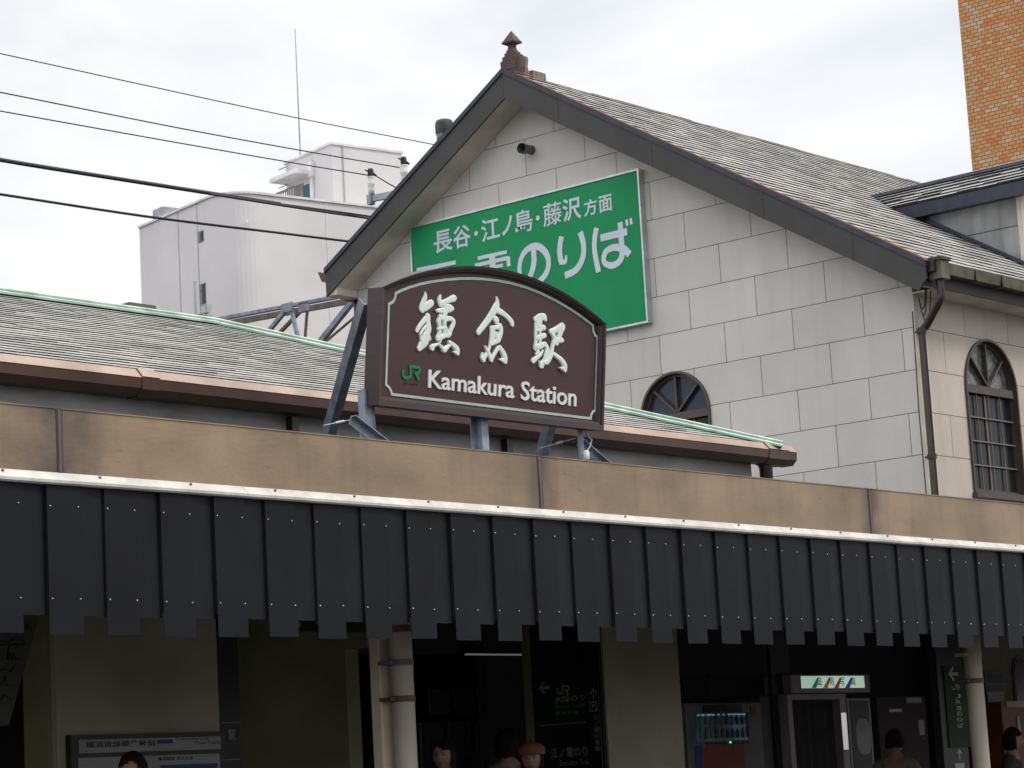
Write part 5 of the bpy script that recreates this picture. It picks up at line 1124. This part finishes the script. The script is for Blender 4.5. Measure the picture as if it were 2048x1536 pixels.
# vertical green sign
PT = FACE_Y(11.6); r = prect(PT, 1886, 1322, 1936, 1660)
vg = thing('vertical_direction_sign', tuple(PT.at((r[0]+r[2])/2, .2, 0)), 'tall narrow black and green sign with left arrow next to the slim drain pipe', 'sign')
slab(PT, (r[0], .2, r[2], 3.09), -.08, 0, 'sign_post', 'black', vg); slab(PT, prect(PT, 1891, 1332, 1934, 1495), .001, .012, 'green_panel', 'jr_dark', vg)
u_, v_ = PT.uv(1897, 1348); u2_ = PT.uv(1914, 1348)[0]; arrow(PT, u_, v_, (u2_-u_), 0, 'signtext', vg, .013); jr_logo((1896, 1361), 52, PT, .013, 'signtext', vg, h=.002)
ua_, ub_ = PT.uv(1909, 1400)[0], PT.uv(1919, 1400)[0]; vt_ = PT.uv(1913, 1388)[1]; vtext(PT, 'JR線のりば', ua_, ub_, vt_, (vt_-PT.uv(1917, 1458)[1])/6, 'signtext', vg, .013)
u_, v_ = PT.uv(1918, 1499); arrow(PT, u_, v_, .085, -PI/2, 'signtext', vg, .002)
slab(PT, prect(PT, 1910, 1526, 1929, 1545), .001, .003, 'symbol_plate', 'signtext', vg)
# wall, notice frame, arched window and orange machine at the right edge
PR_ = FACE_Y(14.4)
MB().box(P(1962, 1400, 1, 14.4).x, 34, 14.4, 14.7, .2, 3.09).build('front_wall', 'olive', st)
r = prect(PR_, 1969, 1343, 2006, 1452); nf = thing('notice_frame', tuple(PR_.at((r[0]+r[2])/2, r[1], 0)), 'grey framed notice panel on the olive wall beside the slim drain pipe', 'notice')
slab(PR_, r, .001, .03, 'frame', 'pipe_grey', nf); slab(PR_, prect(PR_, 1971, 1346, 2003, 1367), .031, .034, 'dark_panel', 'black', nf); slab(PR_, prect(PR_, 1971, 1370, 2003, 1382), .031, .034, 'dark_panel', 'black', nf); slab(PR_, prect(PR_, 1971, 1385, 2003, 1424), .031, .034, 'notice_sheet', 'locker', nf)
uc_, vc_ = PR_.uv(2040, 1345); aw = thing('arched_wall_window', tuple(PR_.at(uc_, vc_-.5, 0)), 'dark arched window low at the right edge under the canopy', 'window')
ap = arch_poly(uc_, .19, vc_-.35, vc_); MB().prism([PR_.at(u, v, .002) for u, v in ap], PR_.N*.02).build('frame', 'frame_brown', aw); ap = arch_poly(uc_, .165, vc_-.33, vc_); MB().prism([PR_.at(u, v, .023) for u, v in ap], PR_.N*.004).build('pane', 'glass_dark', aw)
PO = FACE_Y(13.9); r = prect(PO, 2012, 1402, 2120, 1640); om = thing('orange_machine', tuple(PO.at((r[0]+r[2])/2, .2, -.2)), 'orange cabinet at the right edge behind the dark haired passer-by', 'machine')
slab(PO, (r[0], .2, r[2], r[3]), -.4, 0, 'cabinet', 'orange_box', om, bevel=.01); slab(PO, prect(PO, 2012, 1402, 2110, 1414), .001, .01, 'header_strip', 'column', om); slab(PO, prect(PO, 2034, 1432, 2039, 1466), .001, .01, 'handle', 'galv', om)

# ================================================================== PEOPLE
def skin_mesh(name, nodes, edges, mat, parent, sub=1):
    """one continuous tapering surface grown round a jointed skeleton"""
    me = bpy.data.meshes.new(name); ks = list(nodes); ix = {k: i for i, k in enumerate(ks)}
    me.from_pydata([nodes[k][0] for k in ks], [(ix[a], ix[b]) for a, b in edges], []); o = bpy.data.objects.new(name, me); scene.collection.objects.link(o)
    md = o.modifiers.new('s', 'SKIN'); md.use_smooth_shade = True; sv = me.skin_vertices[0].data
    for k in ks: r_ = nodes[k][1]; sv[ix[k]].radius = r_ if isinstance(r_, tuple) else (r_, r_); sv[ix[k]].use_root = False
    sv[0].use_root = True; o.modifiers.new('u', 'SUBSURF').levels = sub
    m2 = bpy.data.meshes.new_from_object(o.evaluated_get(bpy.context.evaluated_depsgraph_get())); bpy.data.objects.remove(o); bpy.data.meshes.remove(me)
    m2.name = name; m2.materials.clear(); m2.materials.append(MATS[mat]); n = bpy.data.objects.new(name, m2); scene.collection.objects.link(n); put(n, parent)
    return n
def head_mesh(c, f, hgt, mb):
    """head with brow, nose, lips, chin and ears; c = centre, f = facing"""
    f = V(f).normalized(); s_ = f.cross(Vector((0, 0, 1))).normalized(); H = hgt; nv, nu = 22, 28; vs = []
    for i in range(nv+1):
        th = PI*i/nv; z = math.cos(th)
        for j in range(nu):
            a = 2*PI*j/nu; x, y = math.sin(th)*math.cos(a), math.sin(th)*math.sin(a)
            w_ = .36*(1-.16*max(0, -z)**1.5); d_ = .43
            if z < -.1 and x > 0: d_ *= 1-.10*(-z)
            px_, py_ = x*d_, y*w_
            if x > .5:
                px_ = px_*.97+.0
                g = lambda zc, yc, sz, sy: math.exp(-((z-zc)/sz)**2-((y-yc)/sy)**2)
                px_ += .075*g(-.20, 0, .13, .12)+.035*g(-.02, 0, .20, .08)+.030*g(-.50, 0, .05, .25)+.022*g(-.58, 0, .05, .22)+.03*g(-.84, 0, .12, .25)
                px_ -= .035*(g(.02, .36, .10, .18)+g(.02, -.36, .10, .18))
            vs.append(c+f*(px_*H)+s_*(py_*H)+Vector((0, 0, z*H*.5)))
    fs = [(i*nu+j, (i+1)*nu+j, (i+1)*nu+(j+1) % nu, i*nu+(j+1) % nu) for i in range(nv) for j in range(nu)]
    mb.add(vs, fs, 0, smooth=True)
    for e_ in (-1, 1): mb.ball(c+s_*e_*.355*H-f*.02*H-Vector((0, 0, .03*H)), .035*H, .06*H, .11*H, n=8, rot=math.atan2(f.y, f.x)+PI/2)
    return f, s_
def person(px, top, y, ang, lab, coat, hair='long', cap=None, coat_mat='coat_dark', skin='skin', lean=0):
    tp = P(px, top, 1, y); g = .2; Ht = tp.z-g; H = Ht/7.4; base = V(tp.x, y, g)
    t = thing('person', tuple(base), lab, 'person', 'people under the canopy')
    f = Vector((math.cos(ang), math.sin(ang), 0)); s_ = f.cross(Vector((0, 0, 1)))
    def q(a, b, c): return tuple(base+s_*a*Ht+f*b*Ht+Vector((0, 0, c*Ht)))
    nd = {'pelvis': (q(0, 0, .53), (.095*Ht, .065*Ht)), 'waist': (q(0, .005, .61), (.075*Ht, .055*Ht)), 'chest': (q(0, .0, .73), (.088*Ht, .062*Ht)), 'neck0': (q(0, -.005, .815), .040*Ht), 'neck': (q(0, .005, .865), .030*Ht), 'skull': (q(0, .01, .90), .030*Ht)}
    ed = [('pelvis', 'waist'), ('waist', 'chest'), ('chest', 'neck0'), ('neck0', 'neck'), ('neck', 'skull')]
    arm, leg, tors = {}, {}, {}
    for e_, n_ in ((-1, 'l'), (1, 'r')):
        nd[n_+'sh'] = (q(e_*.105, 0, .80), .038*Ht); nd[n_+'el'] = (q(e_*.135, -.01, .635), .026*Ht); nd[n_+'wr'] = (q(e_*.140, .055, .50), .017*Ht); nd[n_+'pa'] = (q(e_*.138, .070, .465), (.020*Ht, .010*Ht))
        ed += [('neck0', n_+'sh'), (n_+'sh', n_+'el'), (n_+'el', n_+'wr'), (n_+'wr', n_+'pa')]
        for i in range(4):
            ln = (.040, .045, .042, .034)[i]; o_ = (i-1.5)*.011
            nd[n_+'f%da' % i] = (q(e_*.138, .072+o_, .448), .0052*Ht); nd[n_+'f%db' % i] = (q(e_*.134, .074+o_, .448-ln*.55), .0048*Ht); nd[n_+'f%dc' % i] = (q(e_*.126, .074+o_, .448-ln), .0042*Ht)
            ed += [(n_+'pa', n_+'f%da' % i), (n_+'f%da' % i, n_+'f%db' % i), (n_+'f%db' % i, n_+'f%dc' % i)]
        nd[n_+'ta'] = (q(e_*.134, .090, .468), .0055*Ht); nd[n_+'tb'] = (q(e_*.128, .100, .448), .0048*Ht); ed += [(n_+'pa', n_+'ta'), (n_+'ta', n_+'tb')]
        nd[n_+'hi'] = (q(e_*.052, 0, .49), .058*Ht); nd[n_+'kn'] = (q(e_*.055, .012, .285), .036*Ht); nd[n_+'an'] = (q(e_*.055, -.008, .05), .021*Ht); nd[n_+'to'] = (q(e_*.062, .075, .015), .018*Ht)
        ed += [('pelvis', n_+'hi'), (n_+'hi', n_+'kn'), (n_+'kn', n_+'an'), (n_+'an', n_+'to')]
    body = skin_mesh('body', nd, ed, skin, t)
    hc = V(q(0, .018, .9325)); hc.z = tp.z-H*.5-(.012 if not cap else .02)
    mb = MB(); ff, ss = head_mesh(hc, f, H*.98, mb)
    hd = mb.build('head', skin, None)
    # head and body become one mesh
    b_ = bmesh.new(); b_.from_mesh(body.data); tmp = hd.data; b_.from_mesh(tmp); b_.to_mesh(body.data); b_.free(); bpy.data.objects.remove(hd); 
    for p_ in body.data.polygons: p_.use_smooth = True
    def grow(keys, k_, extra=None):
        d = {a: (nd[a][0], tuple(v*k_ for v in nd[a][1]) if isinstance(nd[a][1], tuple) else nd[a][1]*k_) for a in keys}
        if extra: d.update(extra)
        return d, [(a, b) for a, b in ed if a in d and b in d]
    d, e2 = grow(['pelvis', 'waist', 'chest', 'neck0', 'lsh', 'rsh', 'lel', 'rel', 'lwr', 'rwr'], 1.16)
    skin_mesh('coat' if coat_mat != 'shirt_cream' else 'shirt', d, e2, coat_mat, t)
    d, e2 = grow(['pelvis', 'lhi', 'rhi', 'lkn', 'rkn', 'lan', 'ran'], 1.2); skin_mesh('trousers', d, e2, 'trousers', t)
    for n_ in 'lr':
        a, b = V(nd[n_+'an'][0]), V(nd[n_+'to'][0]); c_ = (a+b)/2; MB().ball((c_.x, c_.y, g+.045), .035*Ht*2, .03*Ht, .045, rot=ang).build('shoe', 'shoe', t)
    # eyes and brows, mouth
    mb = MB()
    for e_ in (-1, 1):
        mb.ball(hc+ff*.385*H+ss*e_*.135*H+Vector((0, 0, .012*H)), .02*H, .045*H, .018*H, n=8, rot=ang)
        mb.obox(hc+ff*.40*H+ss*(e_*.135-.06)*H+Vector((0, 0, .075*H)), ss*.12*H, ff*.02*H, Vector((0, 0, .018*H)))
    mb.build('eyes', 'hair', t)
    MB().ball(hc+ff*.395*H+Vector((0, 0, -.265*H)), .03*H, .085*H, .022*H, n=8, rot=ang).build('mouth', 'cap_red', t)
    # hair: shell over the skull, open at the face
    mb = MB(); nv, nu = 18, 30; low = -.95 if hair == 'long' else (-.45 if hair == 'bob' else -.15); vs = []
    for i in range(nv+1):
        th = PI*(.62 if hair == 'short' else .74)*i/nv; z = math.cos(th)
        for j in range(nu):
            a = 2*PI*j/nu; x, y_ = math.sin(th)*math.cos(a), math.sin(th)*math.sin(a)
            r_ = 1.08+.018*math.sin(11*a+i*.7+hc.x*9)+.012*math.sin(23*a-i)+(.05*math.sin(5*a+hc.x*7) if i > nv-3 else 0); 
            if hair != 'short' and z < 0: rr = max(math.sin(th), .92); x, y_ = rr*math.cos(a), rr*math.sin(a)
            vs.append(hc+ff*(x*.43*r_*H-.02*H)+ss*(y_*.37*r_*H)+Vector((0, 0, z*H*.53*r_*(1 if z > 0 else (1.5 if hair == 'long' else 1.05)))))
    for i in range(nv):
        zc = math.cos(PI*(.62 if hair == 'short' else .74)*(i+.5)/nv)
        for j in range(nu):
            a = 2*PI*(j+.5)/nu; open_ = math.cos(a) > .52 and zc < .36+.12*math.sin(a*3+hc.x)
            if not open_: mb.add([vs[i*nu+j], vs[(i+1)*nu+j], vs[(i+1)*nu+(j+1) % nu], vs[i*nu+(j+1) % nu]], [(0, 1, 2, 3)], smooth=True)
    mb.build('hair', 'hair', t)
    if cap:
        mb = MB(); mb.lathe(hc+Vector((0, 0, .14*H)), [(.46*H, 0), (.475*H, .12*H), (.44*H, .25*H), (.30*H, .37*H), (.12*H, .42*H), (.01, .43*H)], 24)
        o_ = hc+ff*.40*H+Vector((0, 0, .155*H)); n_b = 10; br_ = []
        for i in range(n_b+1): a = -PI/2+PI*i/n_b; br_.append(o_+ff*(.26*H*math.cos(a))+ss*(.33*H*math.sin(a))-Vector((0, 0, .03*H*math.cos(a))))
        mb.prism(br_, Vector((0, 0, .025*H))); mb.build('cap', cap, t)
    return t
CAMDIR = YAW+PI                                 # a person with this angle faces the camera
person(889, 1476, 12.2, CAMDIR-.35, 'dark haired woman right of the column looking down to the left', 1, 'bob', coat_mat='coat_dark')
person(946, 1504, 13.1, YAW+.2, 'short dark haired person seen from behind between the two women', 1, 'short', coat_mat='coat_dark')
person(1014, 1456, 12.7, YAW+.5, 'tallest dark haired figure in front of the coin lockers, seen from behind', 1, 'bob', coat_mat='coat_grey')
person(1063, 1482, 11.9, CAMDIR-.15, 'smiling woman in a red brown cap below the green direction sign', 1, 'long', cap='cap_red')
person(270, 1503, 11.5, CAMDIR-.5, 'dark haired person in front of the timetable board', 1, 'bob', coat_mat='coat_grey')
person(1786, 1458, 12.3, YAW-.4, 'person in a cream shirt with dark hair in front of the ticket machine', 1, 'short', coat_mat='shirt_cream')
person(2018, 1455, 11.9, CAMDIR+1.2, 'dark clothed passer-by at the right edge beside the drain pipe', 1, 'bob')
